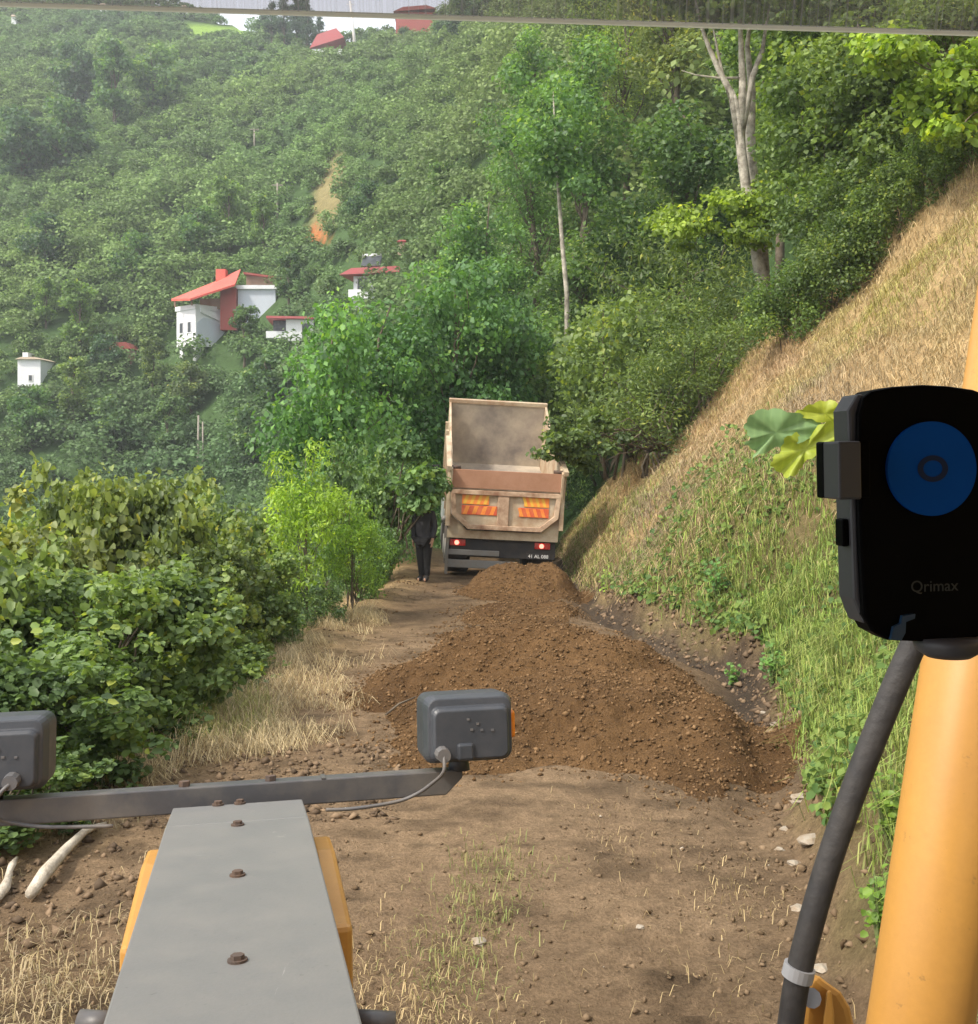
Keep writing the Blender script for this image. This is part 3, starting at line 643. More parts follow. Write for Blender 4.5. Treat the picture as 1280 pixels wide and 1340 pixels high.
# trees scattered over the far hillside
G4 = 'trees standing out of the far hillside bushes'
def hill_tree(px, py, k, sc, cl, lb, zs=1.0, group=G4):
    p = hit(px, py); p.z -= 0.4
    return plant('hillside_tree', lb, 'tree', k, p, cl, sc * p.y / 110.0, group=group, zs=zs)
far_g, far_b, far_y = (.062, .12, .045), (.045, .09, .045), (.1, .165, .05)
for px, py, k, sc, cl, lb in [
    (105, 470, 'upright_tree', 1.05, far_y, 'bright green upright tree above the small white house'),
    (95, 560, 'upright_tree', .95, (.11, .16, .055), 'bright green tree right below the small white house'),
    (140, 500, 'round_tree', .8, far_b, 'dark round tree next to the brown roofed shed'),
    (250, 540, 'round_tree', .85, (.085, .12, .05), 'olive tree below the red roofed white house'),
    (320, 480, 'upright_tree', .85, (.07, .12, .05), 'green tree under the pale blue wing of the red roofed house'),
    (350, 545, 'round_tree', 1.15, (.06, .11, .05), 'large green tree under the balcony house on posts'),
    (200, 520, 'upright_tree', .8, (.09, .13, .05), 'upright green tree left of the red roofed white house'),
    (378, 405, 'upright_tree', .8, (.055, .1, .045), 'dark tree between the red roofed house and the solar heater house'),
    (300, 330, 'upright_tree', 1.0, far_y, 'light green tree on the slope above the red roofed house'),
    (260, 350, 'round_tree', 1.0, far_g, 'round tree on the slope above the orange roof edge'),
    (345, 335, 'upright_tree', .8, (.09, .15, .05), 'light green tree left of the bare earth scar'),
    (180, 385, 'round_tree', 1.0, far_g, 'round green tree on the slope left of the red roofed house'),
    (60, 360, 'round_tree', 1.0, far_b, 'dark round tree on the far slope near the left picture edge'),
    (30, 250, 'round_tree', 1.35, far_b, 'broad dark tree halfway up the slope at the left picture edge'),
    (85, 240, 'round_tree', 1.35, (.055, .105, .05), 'broad dark tree halfway up the slope beside the one at the left edge'),
    (150, 175, 'upright_tree', 1.2, far_g, 'green tree below the ridge left of the meadow'),
    (200, 155, 'round_tree', 1.2, (.08, .14, .055), 'pale green tree on the slope below the meadow'),
    (100, 145, 'round_tree', 1.1, far_b, 'dark tree on the upper slope far left of the meadow'),
    (480, 300, 'round_tree', .8, far_b, 'dark round tree above the solar heater house'),
    (575, 300, 'upright_tree', .9, (.08, .14, .045), 'green tree on the slope right of the bare earth scar'),
    (40, 590, 'round_tree', 1.05, far_g, 'round tree low on the far slope under the small white house'),
    (150, 600, 'round_tree', 1.0, (.07, .12, .05), 'round tree low on the far slope under the brown roofed shed'),
    (220, 610, 'upright_tree', .95, (.075, .125, .05), 'upright tree low on the far slope left of the pair of bare poles'),
    (330, 620, 'round_tree', 1.1, (.065, .115, .05), 'round tree low on the far slope right of the pair of bare poles'),
    (60, 430, 'upright_tree', .7, far_y, 'light green tree above and right of the small white house'),
]:
    hill_tree(px, py, k, sc, cl, lb)
G5 = 'dark conifers on the ridge beside the red roofed ridge house'
for px, py, sc, z in [(356, 58, 1.0, .9), (372, 60, 1.1, 1.0), (388, 62, 1.05, 1.05), (402, 62, 1.0, .95), (418, 60, .8, .8), (345, 52, .8, .8), (395, 58, 1.1, 1.1)]:
    p = hit(px, py); p.z -= 0.5
    plant('conifer', 'dark pointed conifer in the ridge grove beside the bright meadow', 'tree', 'conifer', p, (.03, .062, .04), sc * p.y / 190, group=G5, zs=z)
G6 = 'round trees on the skyline between the ridge houses'
for px, py, k, sc in [(478, 70, 'round_tree', .6), (505, 68, 'round_tree', .55), (530, 62, 'round_tree', .65), (585, 62, 'round_tree', 1.1), (605, 52, 'round_tree', 1.2), (628, 42, 'round_tree', 1.2)]:
    p = hit(px, py); p.z -= .5
    plant('ridge_tree', 'dark round tree on the skyline beside the ridge houses', 'tree', k, p, (.05, .09, .05), sc * p.y / 190, group=G6)

# ------------------------------------------------------------------ houses and poles on the hill
def hb(d): return d / F      # metres per photo pixel
def windows(parent, spots, w, h, d0, face='front'):
    for x, z in spots:
        fr = MB().box((x, -d0 - .03, z), (w + .18, .06, h + .18)).build('window_frame', M['white'], parent)
        MB().box((x, -d0 - .075, z), (w, .03, h)).build('pane', M['window'], fr)
def red_house():
    p = hit(256, 476); d = p.y; s = hb(d); o = empty('hill_house', (p.x, d, EYE - (452 - HOR) / F * d))
    tag(o, 'white two storey house with a sloping red roof on the far slope', 'house')
    rt = Matrix.Rotation(R(-40), 3, 'Z')
    def bx(c, sz, nm, m, parent=None): return MB().box(rt @ Vector(c), sz, rt).build(nm, M[m], parent or o)
    bx((-21.5 * s, 29 * s, 24 * s), (43 * s, 58 * s, 48 * s), 'wall', 'hwall')
    bx((-21.5 * s, 29 * s, 51 * s), (46 * s, 61 * s, 6 * s), 'balcony_parapet', 'hwall')
    for x, y in ((-36, 6), (-6, 6), (-6, 40)): bx((x * s, y * s, -20 * s), (7 * s, 7 * s, 40 * s), 'support_pillar', 'hwall')
    for x in (-31, -13):
        fr = bx((x * s, -.04, 25 * s), (9 * s, .08, 16 * s), 'window_frame', 'hwall'); bx((x * s, -.1, 25 * s), (6.5 * s, .04, 13 * s), 'pane', 'window', fr)
    MB().prism([(2 * s, 6 * s), (44 * s, 6 * s), (44 * s, 26 * s), (30 * s, 36 * s), (12 * s, 38 * s), (2 * s, 30 * s)], lambda a, b: rt @ Vector((.03, a, b)), lambda a, b: rt @ Vector((.06, a, b))).build('arched_recess', M['hblue'], o)
    MB().prism([(6 * s, 44 * s), (62 * s, 27 * s), (62 * s, 34 * s), (6 * s, 52 * s)], lambda a, b: rt @ Vector((.1, a, b)), lambda a, b: rt @ Vector((.3, a, b))).build('stair_parapet', M['hwall'], o)
    q = [Vector(v) for v in ((-36 * s, 1.2, 60 * s), (-2 * s, -1.6, 56 * s), (51 * s, .2, 78 * s), (51 * s, 3.0, 103 * s), (16 * s, 2.6, 85 * s))]; up = Vector((0, 0, .25))
    rf = MB(); rf.add(q + [v + up for v in q], [(0, 4, 1), (1, 4, 3), (1, 3, 2), (5, 6, 9), (6, 8, 9), (6, 7, 8)] + [(k, (k + 1) % 5, 5 + (k + 1) % 5, 5 + k) for k in range(5)]); roof = rf.build('roof', M['hred'], o)
    MB().box((27 * s, 2.6, 96 * s), (13 * s, 1.2, 16 * s)).build('chimney', M['hred'], roof)
    for x, y in ((-30, .9), (-3, -.6)): MB().box((x * s, y, 56 * s), (.18, .18, 9 * s)).build('roof_post', M['hbrown'], o)
    MB().box((39 * s, 3.0, 50 * s), (21 * s, 3.4, 56 * s)).build('upper_wall', M['hredwall'], o)
    MB().box((14 * s, 3.6, 58 * s), (30 * s, 3, 14 * s)).build('terrace_room', M['hbrown'], o)
    MB().box((75 * s, 5, 56 * s), (50 * s, 6, 44 * s)).build('wing', M['hblue'], o)
    MB().box((75 * s, 4.9, 79.5 * s), (54 * s, 6.5, 5 * s)).build('wing_cornice', M['hwall'], o)
    MB().box((75 * s, 4.9, 31 * s), (52 * s, 6.4, 3 * s)).build('wing_ledge', M['hwall'], o)
    MB().box((80 * s, 6, 90 * s), (48 * s, 4, 16 * s)).build('rooftop_shelter', M['hbrown'], o)
    MB().prism([(54 * s, 100 * s), (108 * s, 93 * s), (108 * s, 95 * s), (54 * s, 102.5 * s)], lambda a, b: Vector((a, 3.2, b)), lambda a, b: Vector((a, 8.6, b))).build('shelter_roof', M['hredwall'], o)
red_house()
def balcony_house():
    p = hit(392, 462); s = hb(p.y); o = empty('balcony_house', (p.x, p.y, p.z - .5), (0, 0, R(6)))
    tag(o, 'long white balcony house standing on thin posts beside the red roofed house', 'house')
    MB().box((0, 3, 36 * s), (36 * s, 5, 28 * s)).build('wall', M['hwall'], o)
    MB().box((-24 * s, 2.6, 30 * s), (40 * s, 4, 9 * s)).build('terrace', M['hwall'], o)
    MB().box((-24 * s, 3.2, 44 * s), (24 * s, 3, 18 * s)).build('porch', M['window'], o)
    MB().box((-10 * s, 3, 52 * s), (66 * s, 6, 3 * s)).build('roof', M['hpink'], o)
    for x in (-5, 14): MB().box((x * s, .8, 10 * s), (3 * s, .4, 26 * s)).build('post', M['hwall'], o)
    windows(o, [(8 * s, 38 * s)], .8, 1.1, -.5)
balcony_house()
def solar_house():
    p = hit(487, 398); s = hb(p.y); o = empty('solar_house', (p.x, p.y, p.z + 6 * s), (0, 0, R(-8)))
    tag(o, 'white house with a dark red roof and a solar water heater', 'house')
    MB().box((2 * s, 4, 9 * s), (58 * s, 7, 44 * s)).build('wall', M['hwall'], o)
    rf = MB().prism([(-42 * s, 0), (42 * s, 4 * s), (34 * s, 21 * s), (-26 * s, 18 * s)], lambda a, b: Vector((a, -.6, 31 * s + b * .45)), lambda a, b: Vector((a * .9, 7.5, 31 * s + b * 1.25))).build('roof', M['hpink'], o)
    windows(o, [(-14 * s, 20 * s), (8 * s, 21 * s), (22 * s, 21 * s)], 1.0, 1.1, -.5)
    MB().box((-18 * s, .2, 6 * s), (26 * s, .9, 12 * s)).build('balcony', M['hwall'], o)
    h = MB(); h.tube([(-22 * s, 3, 64 * s), (2 * s, 3, 64 * s)], 3.2 * s, 10); h.build('water_tank', M['hwall'], o, smooth=True)
    MB().box((-8 * s, 2, 54 * s), (26 * s, .15, 20 * s), Matrix.Rotation(R(-40), 3, 'X')).build('solar_panel', M['window'], o)
    MB().box((-22 * s, 2.6, 54 * s), (1.2 * s, .2, 24 * s)).build('tank_stand', M['clamp'], o)
solar_house()
def small_house(name, label, px, py, wpx, hpx, wall, roof, rpx=0, slope=0.0, wins=(), dz=-.3, depth=5, over=1.12):
    p = hit(px, py); s = hb(p.y); o = empty(name, (p.x, p.y, p.z + dz)); tag(o, label, 'house')
    MB().box((0, depth / 2, hpx * s / 2), (wpx * s, depth, hpx * s)).build('wall', M[wall], o)
    if rpx:
        w = wpx * s * over / 2
        MB().prism([(-w, -slope * s), (w, slope * s), (w * .55, slope * s * .6 + rpx * s), (-w * .55, -slope * s * .6 + rpx * s)], lambda a, b: Vector((a, -.4, hpx * s + .02 + max(0, slope) * s + b)), lambda a, b: Vector((a, depth + .4, hpx * s + .02 + max(0, slope) * s + b))).build('roof', M[roof], o)
    windows(o, [(a * s, b * s) for a, b in wins], 4 * s, 7 * s, 0)
    return o, s
o, s = small_house('small_house', 'small white house with a flat roof at the left picture edge', 38, 507, 30, 38, 'hwall', 'beige', 3, 0, [(2, 14)])
MB().box((-10 * s, 2, 44 * s), (7 * s, 2, 9 * s)).build('chimney', M['hwall'], o)
small_house('shed', 'low shed with a reddish brown roof right of the small white house', 155, 478, 34, 22, 'hbrown', 'hredwall', 9, 1)
small_house('hut', 'small beige hut above the solar heater house', 527, 334, 13, 16, 'beige', 'hpink', 2, 0, [], 0, 2)
o, s = small_house('ridge_house', 'white house with a tilted red roof on the ridge beside the conifers', 428, 82, 40, 18, 'hwall', 'hpink', 15, 7, [(-12, 9)], 0, 9)
o, s = small_house('ridge_building', 'red brown building on the skyline seen through the tinted strip', 543, 58, 50, 42, 'hredwall', 'hredwall', 5, 2, [], 0, 9)
small_house('ridge_cottage', 'tiny white cottage near the ridge right of the bare brown hilltop', 135, 26, 9, 8, 'hwall', 'beige', 2, 0, [], 2, 5)
small_house('ridge_cottage', 'tiny white cottage near the ridge at the left picture edge', 18, 44, 6, 11, 'hwall', 'beige', 2, 0, [], 2, 5)
small_house('ridge_cottage', 'tiny white cottage on the ridge at the left end of the meadow', 241, 24, 7, 9, 'hwall', 'beige', 2, 0, [], 1, 5)
def pole(label, px, y0, y1, r, lean=0, m='pole', start=30, name='utility_pole', arm=True):
    p = hit(px, y0, start); h = (y0 - y1) * hb(p.y); o = empty(name, p); tag(o, label, 'pole')
    mb = MB(); mb.tube([(0, 0, -1), (lean * h, 0, h)], [r, r * .7], 8); mb.build('post', M[m], o, smooth=True)
    if arm: MB().box((lean * h * .95, 0, h * .94), (1.6, .12, .12)).build('crossarm', M[m], o)
pole('white topped leaning utility pole on the skyline between the ridge houses', 466, 66, 2, .35, -.12, 'white')
pole('thin grey utility pole on the slope left of the bare earth scar', 363, 285, 240, .16)
pole('thin grey utility pole high on the slope below the meadow', 333, 195, 168, .2)
pole('bare grey pole above the roadside thicket, left one of a pair', 259, 625, 545, .13, .01, 'pole', 40, 'bare_pole', False)
pole('bare grey pole above the roadside thicket, right one of a pair', 266, 625, 552, .1, -.01, 'pole', 40, 'bare_pole', False)

# ------------------------------------------------------------------ soil heap and loose earth
HEAPS = [(0.55, 12.3, 1.7, 1.0, .84), (0.95, 10.1, 1.75, 1.05, .46), (2.0, 10.9, .9, .9, .16), (0.5, 15.6, 1.3, 1.2, .2), (0.6, 18.0, 1.2, 1.3, .24), (0.72, 21.0, 1.12, .95, .66)]
def heap_h(x, y):
    h = 0
    for cx, cy_, rx, ry, hh in HEAPS:
        w = .35 * fbm(y * 1.1, x * 0 + cy_, 2, 74); h = h + hh * np.exp(-np.abs((x - cx + w) / rx) ** 3.2 - ((y - cy_ + .8 * fbm(x * .9, y * 0 + cy_, 3, 75)) / ry) ** 2)
    h = h - 0.13 + 0.3 * fbm(x * 1.2, y * 1.2, 3, 71)
    lumps = 0.3 * fbm(x * 2.2, y * 2.2, 4, 72) + 0.09 * fbm(x * 9, y * 9, 4, 73)
    return np.where(h > 0, h + lumps * np.clip(h * 6, 0, 1), h)
def octa(P, S, r):
    """Irregular little lumps: distorted octahedra."""
    o = np.array([(1, 0, 0), (-1, 0, 0), (0, 1, 0), (0, -1, 0), (0, 0, 1), (0, 0, -1)], float); n = len(P)
    f = np.array([(0, 2, 4), (2, 1, 4), (1, 3, 4), (3, 0, 4), (2, 0, 5), (1, 2, 5), (3, 1, 5), (0, 3, 5)])
    Vv = o[None] * (0.55 + 0.9 * r.random((n, 6, 1))) + 0.25 * r.normal(size=(n, 6, 3))
    Vv = Vv * (S[:, None, None] * np.array([1, 1, .8])) + P[:, None, :]
    return Vv.reshape(-1, 3), (f[None] + (np.arange(n) * 6)[:, None, None]).reshape(-1, 3)
def soil_heap():
    xs = np.arange(-2.2, 4.0, .045); ys = np.arange(7.6, 23.4, .045); X, Y = np.meshgrid(xs, ys); h = heap_h(X, Y); Z = ground(X, Y) + h
    n1, n2 = X.shape; Vv = np.stack([X, Y, Z], -1).reshape(-1, 3); I = np.arange(n1 * n2).reshape(n1, n2)
    q = np.stack([I[:-1, :-1], I[:-1, 1:], I[1:, 1:], I[1:, :-1]], -1).reshape(-1, 4); hh = h.reshape(-1)
    q = q[(hh[q] > -.012).all(1)]; u, inv = np.unique(q, return_inverse=True)
    Vv = Vv[u]; me = np_mesh('soil_heap', Vv, inv.reshape(q.shape), M['heap'], True)
    n = fbm(Vv[:, 0] * .8, Vv[:, 1] * .8, 4, 81); t = np.clip(.5 + 2 * n, 0, 1)[:, None]
    color_attr(me, 'hue', np.array([.125, .072, .033]) * (1 - t) + np.array([.225, .135, .062]) * t, 'POINT')
    o = link('soil_heap', me); tag(o, 'long heap of freshly tipped brown soil along the road behind the truck', 'soil heap')
    r = np.random.default_rng(9); N = 90000; x = -2 + 5.8 * r.random(N); y = 7.8 + 15.4 * r.random(N); h = heap_h(x, y)
    k = (h > -0.07) & (r.random(N) < np.where(h > 0, 1, .35)); x, y, h = x[k], y[k], h[k]
    S = .005 + .021 * r.random(len(x)) ** 4.5; P = np.stack([x, y, ground(x, y) + np.maximum(h, 0) + S * .3], -1)
    Vv, f = octa(P, S, r); me = np_mesh('soil_clods', Vv, f, M['blade'] if False else M['clod'])
    t = r.random((len(x), 1)) ** 1.5; color_attr(me, 'hue', np.repeat(np.array([.095, .056, .026]) * (1 - t) + np.array([.25, .155, .078]) * t, 8, 0))
    tag(link('soil_clods', me, o), kind='stuff')
M['clod'] = attr_material("soil_clod", 0.0, 0.95, 0.1)
soil_heap()
def road_crumbs():
    r = np.random.default_rng(10); N = 60000; y = 3.8 + 19 * r.random(N) ** 1.5; x = -5 + 9 * r.random(N)
    den = np.clip(.45 + 2.2 * fbm(x * .7, y * .7, 4, 91), .04, 1); k = (x > xl(y) - .6) & (x < xr(y) + .5) & (r.random(N) < den); x, y = x[k], y[k]
    S = .004 + .017 * r.random(len(x)) ** 5; edge = np.exp(-((x - xr(y)) / .35) ** 2); S = S * (1 + 1.6 * edge * r.random(len(x)))
    P = np.stack([x, y, ground(x, y) + S * .25], -1); Vv, f = octa(P, S, r); me = np_mesh('earth_crumbs', Vv, f, M['clod'])
    t = r.random((len(x), 1)); c = np.array([.11, .075, .044]) * (1 - t) + np.array([.24, .17, .105]) * t; pale = r.random(len(x)) < .006; c[pale] = (.45, .4, .32)
    color_attr(me, 'hue', np.repeat(c, 8, 0)); tag(link('earth_crumbs', me), kind='stuff')['label'] = 'loose earth crumbs scattered on the dirt road'
road_crumbs()

# ------------------------------------------------------------------ grass
def blades(name, label, x, y, hgt, wid, base_c, var, lean, r, dirv=None, z=None):
    n = len(x); z = ground(x, y) - .02 if z is None else z; a = r.random(n) * 6.283
    side = np.stack([np.cos(a), np.sin(a), 0 * a], -1); L = np.stack([-np.sin(a), np.cos(a), 0 * a], -1)
    if dirv is not None: L = unit(L * .6 + dirv)
    P = np.stack([x, y, z], -1); up = np.array([0, 0, 1.0]); h = hgt[:, None]; w = wid[:, None]; ln = lean[:, None]
    m = P + up * h * .55 * np.sqrt(np.maximum(0, 1 - ln ** 2 * .3)) + L * h * ln * .3
    t = P + up * h * np.maximum(.08, 1 - ln * .9) + L * h * ln * .95
    Vv = np.stack([P - side * w, P + side * w, m + side * w * .75, m - side * w * .75, t], 1).reshape(-1, 3)
    b = np.arange(n)[:, None] * 5
    # one quad and one triangle per blade; the triangle is written as a quad with its tip split in two
    q1 = b + np.array([[0, 1, 2, 3]]); tri = b + np.array([[3, 2, 4]])
    me = bpy.data.meshes.new(name); me.vertices.add(len(Vv)); me.vertices.foreach_set("co", Vv.astype(np.float32).ravel())
    lv = np.concatenate([q1.ravel(), tri.ravel()]).astype(np.int32); me.loops.add(len(lv)); me.loops.foreach_set("vertex_index", lv)
    me.polygons.add(2 * n); me.polygons.foreach_set("loop_start", np.concatenate([np.arange(n) * 4, 4 * n + np.arange(n) * 3]).astype(np.int32)); me.update(calc_edges=True)
    me.materials.append(M['blade']); c = base_c * (1 + var * (r.random((n, 1)) - .5) * 2); color_attr(me, 'hue', np.concatenate([c, c]))
    o = link(name, me); tag(o, kind='stuff'); o['label'] = label; return o
STRAW = np.array([.50, .385, .2]); PALE = np.array([.6, .5, .3]); GREEN = np.array([.13, .21, .05]); LIME = np.array([.24, .32, .06]); OLIVE = np.array([.3, .28, .1]); GREYS = np.array([.33, .27, .2])
def mixc(w, cols): return sum(wi[:, None] * c for wi, c in zip(w, cols)) / np.maximum(sum(w), 1e-6)[:, None]
def bank_grass():
    r = np.random.default_rng(12); N = 240000; y = 4 + 26 * r.random(N); s = -.2 + 9.3 * r.random(N) ** 1.35; x = xr(y) + s; z = ground(x, y)
    px = 640 + F * x / y; py = HOR - F * (z - EYE) / y; n = fbm(x * .8, y * .8, 4, 101); n2 = fbm(x * 2.5, y * 2.5, 3, 103)
    # green growth: low on the bank, and a thick green strip on the near part
    g = np.clip(1.75 - .5 * (s + 2.6 * n) - .06 * np.maximum(y - 14, 0), 0, 1) * (1 - .72 * sstep(14.5, 18.5, y + 2 * n)) * np.clip(1.6 + 3.0 * n2, 0, 1)
    green = r.random(N) < g
    keep = (px < 1420) & (px > 640) & (s > -.1 + .25 * r.random(N) + .5 * n2 + .2 * sstep(9, 12, y) * (1 - sstep(19, 21, y)) + .3 * (1 - sstep(7, 10, y))) & (r.random(N) < np.clip(.75 + 1.6 * n2, .2, 1))
    k = keep & green; m = int(k.sum()); hg = (.13 + .3 * r.random(m)) * (1 + .5 * n[k] * 2)
    u = r.random(m); c = mixc([1.2 * (1 - u), u * 1.1, .15 + .9 * r.random(m) * (n2[k] > -.05), .8 * (r.random(m) < .16)], [GREEN * 1.6, LIME * 1.35, OLIVE * 1.1, STRAW])
    blades('green_grass', 'green grass growing on the lower right bank', x[k], y[k], np.maximum(.06, hg * 1.05), .0022 + .0024 * r.random(m) + .0002 * y[k], c, .45, .2 + .75 * r.random(m), r)
    k = keep & ~green; m = int(k.sum()); hg = .1 + .3 * r.random(m); u = np.clip(.5 + 2.2 * n[k] + .3 * r.normal(size=m), 0, 1); v = np.clip(.3 - 3 * n2[k], 0, 1)
    c = mixc([u, 1 - u, .35 * v, .9 * (r.random(m) < .45) * (fbm(x[k] * .5, y[k] * .5, 3, 131) > .03)], [PALE * np.array([1, .95, .9]), STRAW * np.array([1.05, .95, .9]), GREYS, LIME * np.array([1.5, 1.35, 1.2])])
    X_, Y_ = x[k], y[k]
    for cx, cy_, rx, ry, cc, st in [(3.1, 20.5, 1.0, 2.6, GREYS * .8, .8), (6.6, 19.5, 1.6, 1.6, LIME * np.array([1.5, 1.25, 1.1]), .6), (5.2, 16.5, .9, 1.8, GREYS * 1.05, .7), (4.6, 24.0, .7, 3.0, np.array([.56, .40, .27]), .8), (6.0, 21.5, .5, 2.5, np.array([.56, .40, .27]), .8), (7.2, 16.5, 1.0, 2.0, OLIVE * 1.1, .6), (4.3, 13.0, .8, 1.6, LIME * np.array([1.4, 1.2, 1.1]), .6)]:
        w = st * np.exp(-((X_ - cx) / rx) ** 2 - ((Y_ - cy_) / ry) ** 2) * np.clip(.7 + 2.5 * n2[k], 0, 1); c = c * (1 - w[:, None]) + cc * w[:, None]
    dirv = np.tile(np.array([-.6, -.1, -.55]), (m, 1)) + np.stack([0 * u, 1.6 * n2[k] * 2, 0 * u], 1) + .6 * r.normal(size=(m, 3))
    blades('dry_grass', 'dry straw coloured grass lying down the right bank', x[k], y[k], hg, .0025 + .0025 * r.random(m) + .0002 * y[k], c, .4, .5 + .48 * r.random(m), r, dirv)
bank_grass()
def low_weeds():
    r = np.random.default_rng(19); N = 9000; y = 7 + 13 * r.random(N); s_ = .15 + 2.4 * r.random(N) ** 1.5; x = xr(y) + s_; n = fbm(x * 1.6, y * 1.6, 3, 151)
    k = (n > -.12) & (r.random(N) < .8); x, y, n = x[k], y[k], n[k]; m = len(x)
    P = np.stack([x, y, ground(x, y) + .03 + (.05 + 1.1 * np.clip(n, 0, .3)) * r.random(m)], -1); N_ = unit(np.array([-.4, -.25, .8]) + .6 * r.normal(size=(m, 3)))
    Vv, f, q = leaves(P, N_, (.045 + .05 * r.random(m)) * (.8 + y / 40), 'round', r, .2); me = np_mesh('low_weeds', Vv, f, M['farleaf'])
    t = r.random((m, 1)); color_attr(me, 'hue', np.repeat(np.array([.075, .16, .045]) * (1 - t) + np.array([.24, .34, .075]) * t, q, 0)); tag(link('low_weeds', me), kind='stuff')['label'] = 'low broad leaved weeds among the grass on the right bank'
low_weeds()
def shoulder_grass():
    r = np.random.default_rng(14)
    N = 52000; y = 8.6 + 9.5 * r.random(N); q = -1.7 * sstep(9, 10.5, y) * (1 - sstep(15, 18, y)) + 2.6 * r.random(N); q = q - .3; x = xl(y) - q; n = fbm(x * 1.1, y * 1.1, 3, 111)
    k = (r.random(N) < np.clip(.42 + .3 * q + 3.2 * n, 0, 1)); x, y, q, n = x[k], y[k], q[k], n[k]; m = len(x); u = np.clip(.55 + 2 * n + .3 * r.normal(size=m), 0, 1)
    gr = (np.hypot((x + 2.75) / .6, (y - 10.6) / .9) < 1) * r.random(m)
    c = mixc([u, 1 - u, .25 * r.random(m), 2.2 * (gr > .45)], [PALE, STRAW, GREYS, LIME * np.array([1.3, 1.15, 1.3])]); aa = 6.283 * fbm(x * .9, y * .9, 3, 141) * 2; dirv = np.stack([np.cos(aa) - .4, np.sin(aa) - .3, -.25 + 0 * aa], 1) + .55 * r.normal(size=(m, 3))
    blades('shoulder_straw', 'pale straw lying on the left shoulder of the road', x, y, .1 + .3 * r.random(m), .002 + .002 * r.random(m), c * 1.15, .4, .88 + .12 * r.random(m), r, dirv)
    N = 26000; y = 3.9 + 4.6 * r.random(N); x = -4.3 + 3.9 * r.random(N); n = fbm(x * 1.3, y * 1.3, 4, 121)
    d = np.clip(.2 + 2.6 * n - .28 * np.maximum(x + 1.6, 0) + .35 * (x < -1.6) - .22 * np.maximum(y - 5.6, 0), 0, 1); k = r.random(N) < d; x, y, n = x[k], y[k], n[k]; m = len(x); u = r.random(m)
    c = mixc([.6 * u, 1 - u, .5 * r.random(m), .5 * (r.random(m) < .25)], [PALE, STRAW, GREYS, OLIVE])
    blades('road_edge_grass', 'sparse dry grass on the trampled ground beside the machine', x, y, .05 + .17 * r.random(m) ** 1.4, .002 + .002 * r.random(m), c, .3, .4 + .55 * r.random(m), r)
    xs, ys, cs = [], [], []
    for cx, cy_, rad, n_ in [(-.05, 6.3, .3, 420), (-.2, 5.6, .25, 300), (.05, 7.0, .25, 260), (-.35, 4.9, .45, 520), (-.7, 5.4, .4, 300), (-.1, 4.4, .4, 320), (1.2, 5.6, .5, 120), (1.55, 6.6, .3, 140), (1.0, 7.6, .5, 120)]:
        xs.append(cx + rad * .6 * r.normal(size=n_)); ys.append(cy_ + rad * r.normal(size=n_)); cs.append(np.full(n_, 1.0 if cy_ > 5.5 and cx < .5 else 0.0))
    x, y, g = map(np.concatenate, (xs, ys, cs)); m = len(x); u = r.random(m)
    c = mixc([g * u, g * (1 - u) * .7, (1 - g) + .5 * r.random(m)], [OLIVE, GREEN * 1.3, STRAW]); blades('road_weeds', 'thin weeds growing through the middle of the dirt road', x, y, .04 + .12 * r.random(m), .0022 + .0015 * r.random(m), c, .3, .3 + .6 * r.random(m), r)
shoulder_grass()

# weeds on the right bank
r_ = np.random.default_rng(17)
def weed(name, label, x, y, h, n, size, color, shape='round', group=None):
    z = gz(x, y); o = empty(name, (x, y, z)); tag(o, label, 'plant', group); r = r_; mb = MB(); P = []; N = []
    for k in range(max(3, n // 9)):
        a = r.random() * 6.28; tip = Vector((math.cos(a) * h * .35 * r.random(), math.sin(a) * h * .35 * r.random(), h * (.55 + .45 * r.random()))); mb.tube([(0, 0, -.05), tip * .5 + Vector((0, 0, h * .06)), tip], [.006, .005, .002], 5)
        for j in range(9):
            t = .25 + .75 * r.random(); P.append(tip * t + Vector(r.normal(size=3)) * size * .5); N.append(unit(np.array([.3 * r.normal() - .3, .3 * r.normal() - .3, .9])))
    Vv, f, q = leaves(np.array(P), np.array(N), size * (.6 + .6 * r.random(len(P))), shape, r, .2); me = np_mesh(name, Vv, f, M['leaf']); face_float(me, 'tint', np.repeat(np.clip(.4 + .4 * r.random(len(P)), 0, .9), q))
    c = link('foliage', me, o); c.color = (*color, 1); mb.build('stem', M['leafstem'], o)
M['leafstem'] = painted("green_stem", (.12, .17, .05), .6)
for px, d, h, n, sz, c, lb in [(1150, 5.2, .42, 110, .045, (.11, .19, .03), 'bright green leafy weed beside the hose, above the yellow bracket'), (1165, 5.9, .5, 100, .045, (.11, .18, .03), 'yellow green leafy weed between the hose and the yellow cylinder'), (1105, 6.6, .3, 14, .06, (.26, .26, .05), 'small yellowing weed left of the hose'), (960, 13.2, .35, 60, .06, (.1, .2, .05), 'dark green weed above the ditch at the right side of the soil heap'), (940, 15.0, .7, 80, .07, (.09, .19, .05), 'tall green weed on the bank right of the soil heap'), (1010, 11.8, .5, 70, .06, (.1, .2, .05), 'green weed on the bank beside the phone holder arm'), (790, 20.0, .6, 70, .06, (.2, .3, .06), 'pale green weed beside the far end of the soil heap')]:
    x = (px - 640) / F * d; weed('weed', lb, x, d, h, n, sz, c, 'round', 'weeds on the right bank')

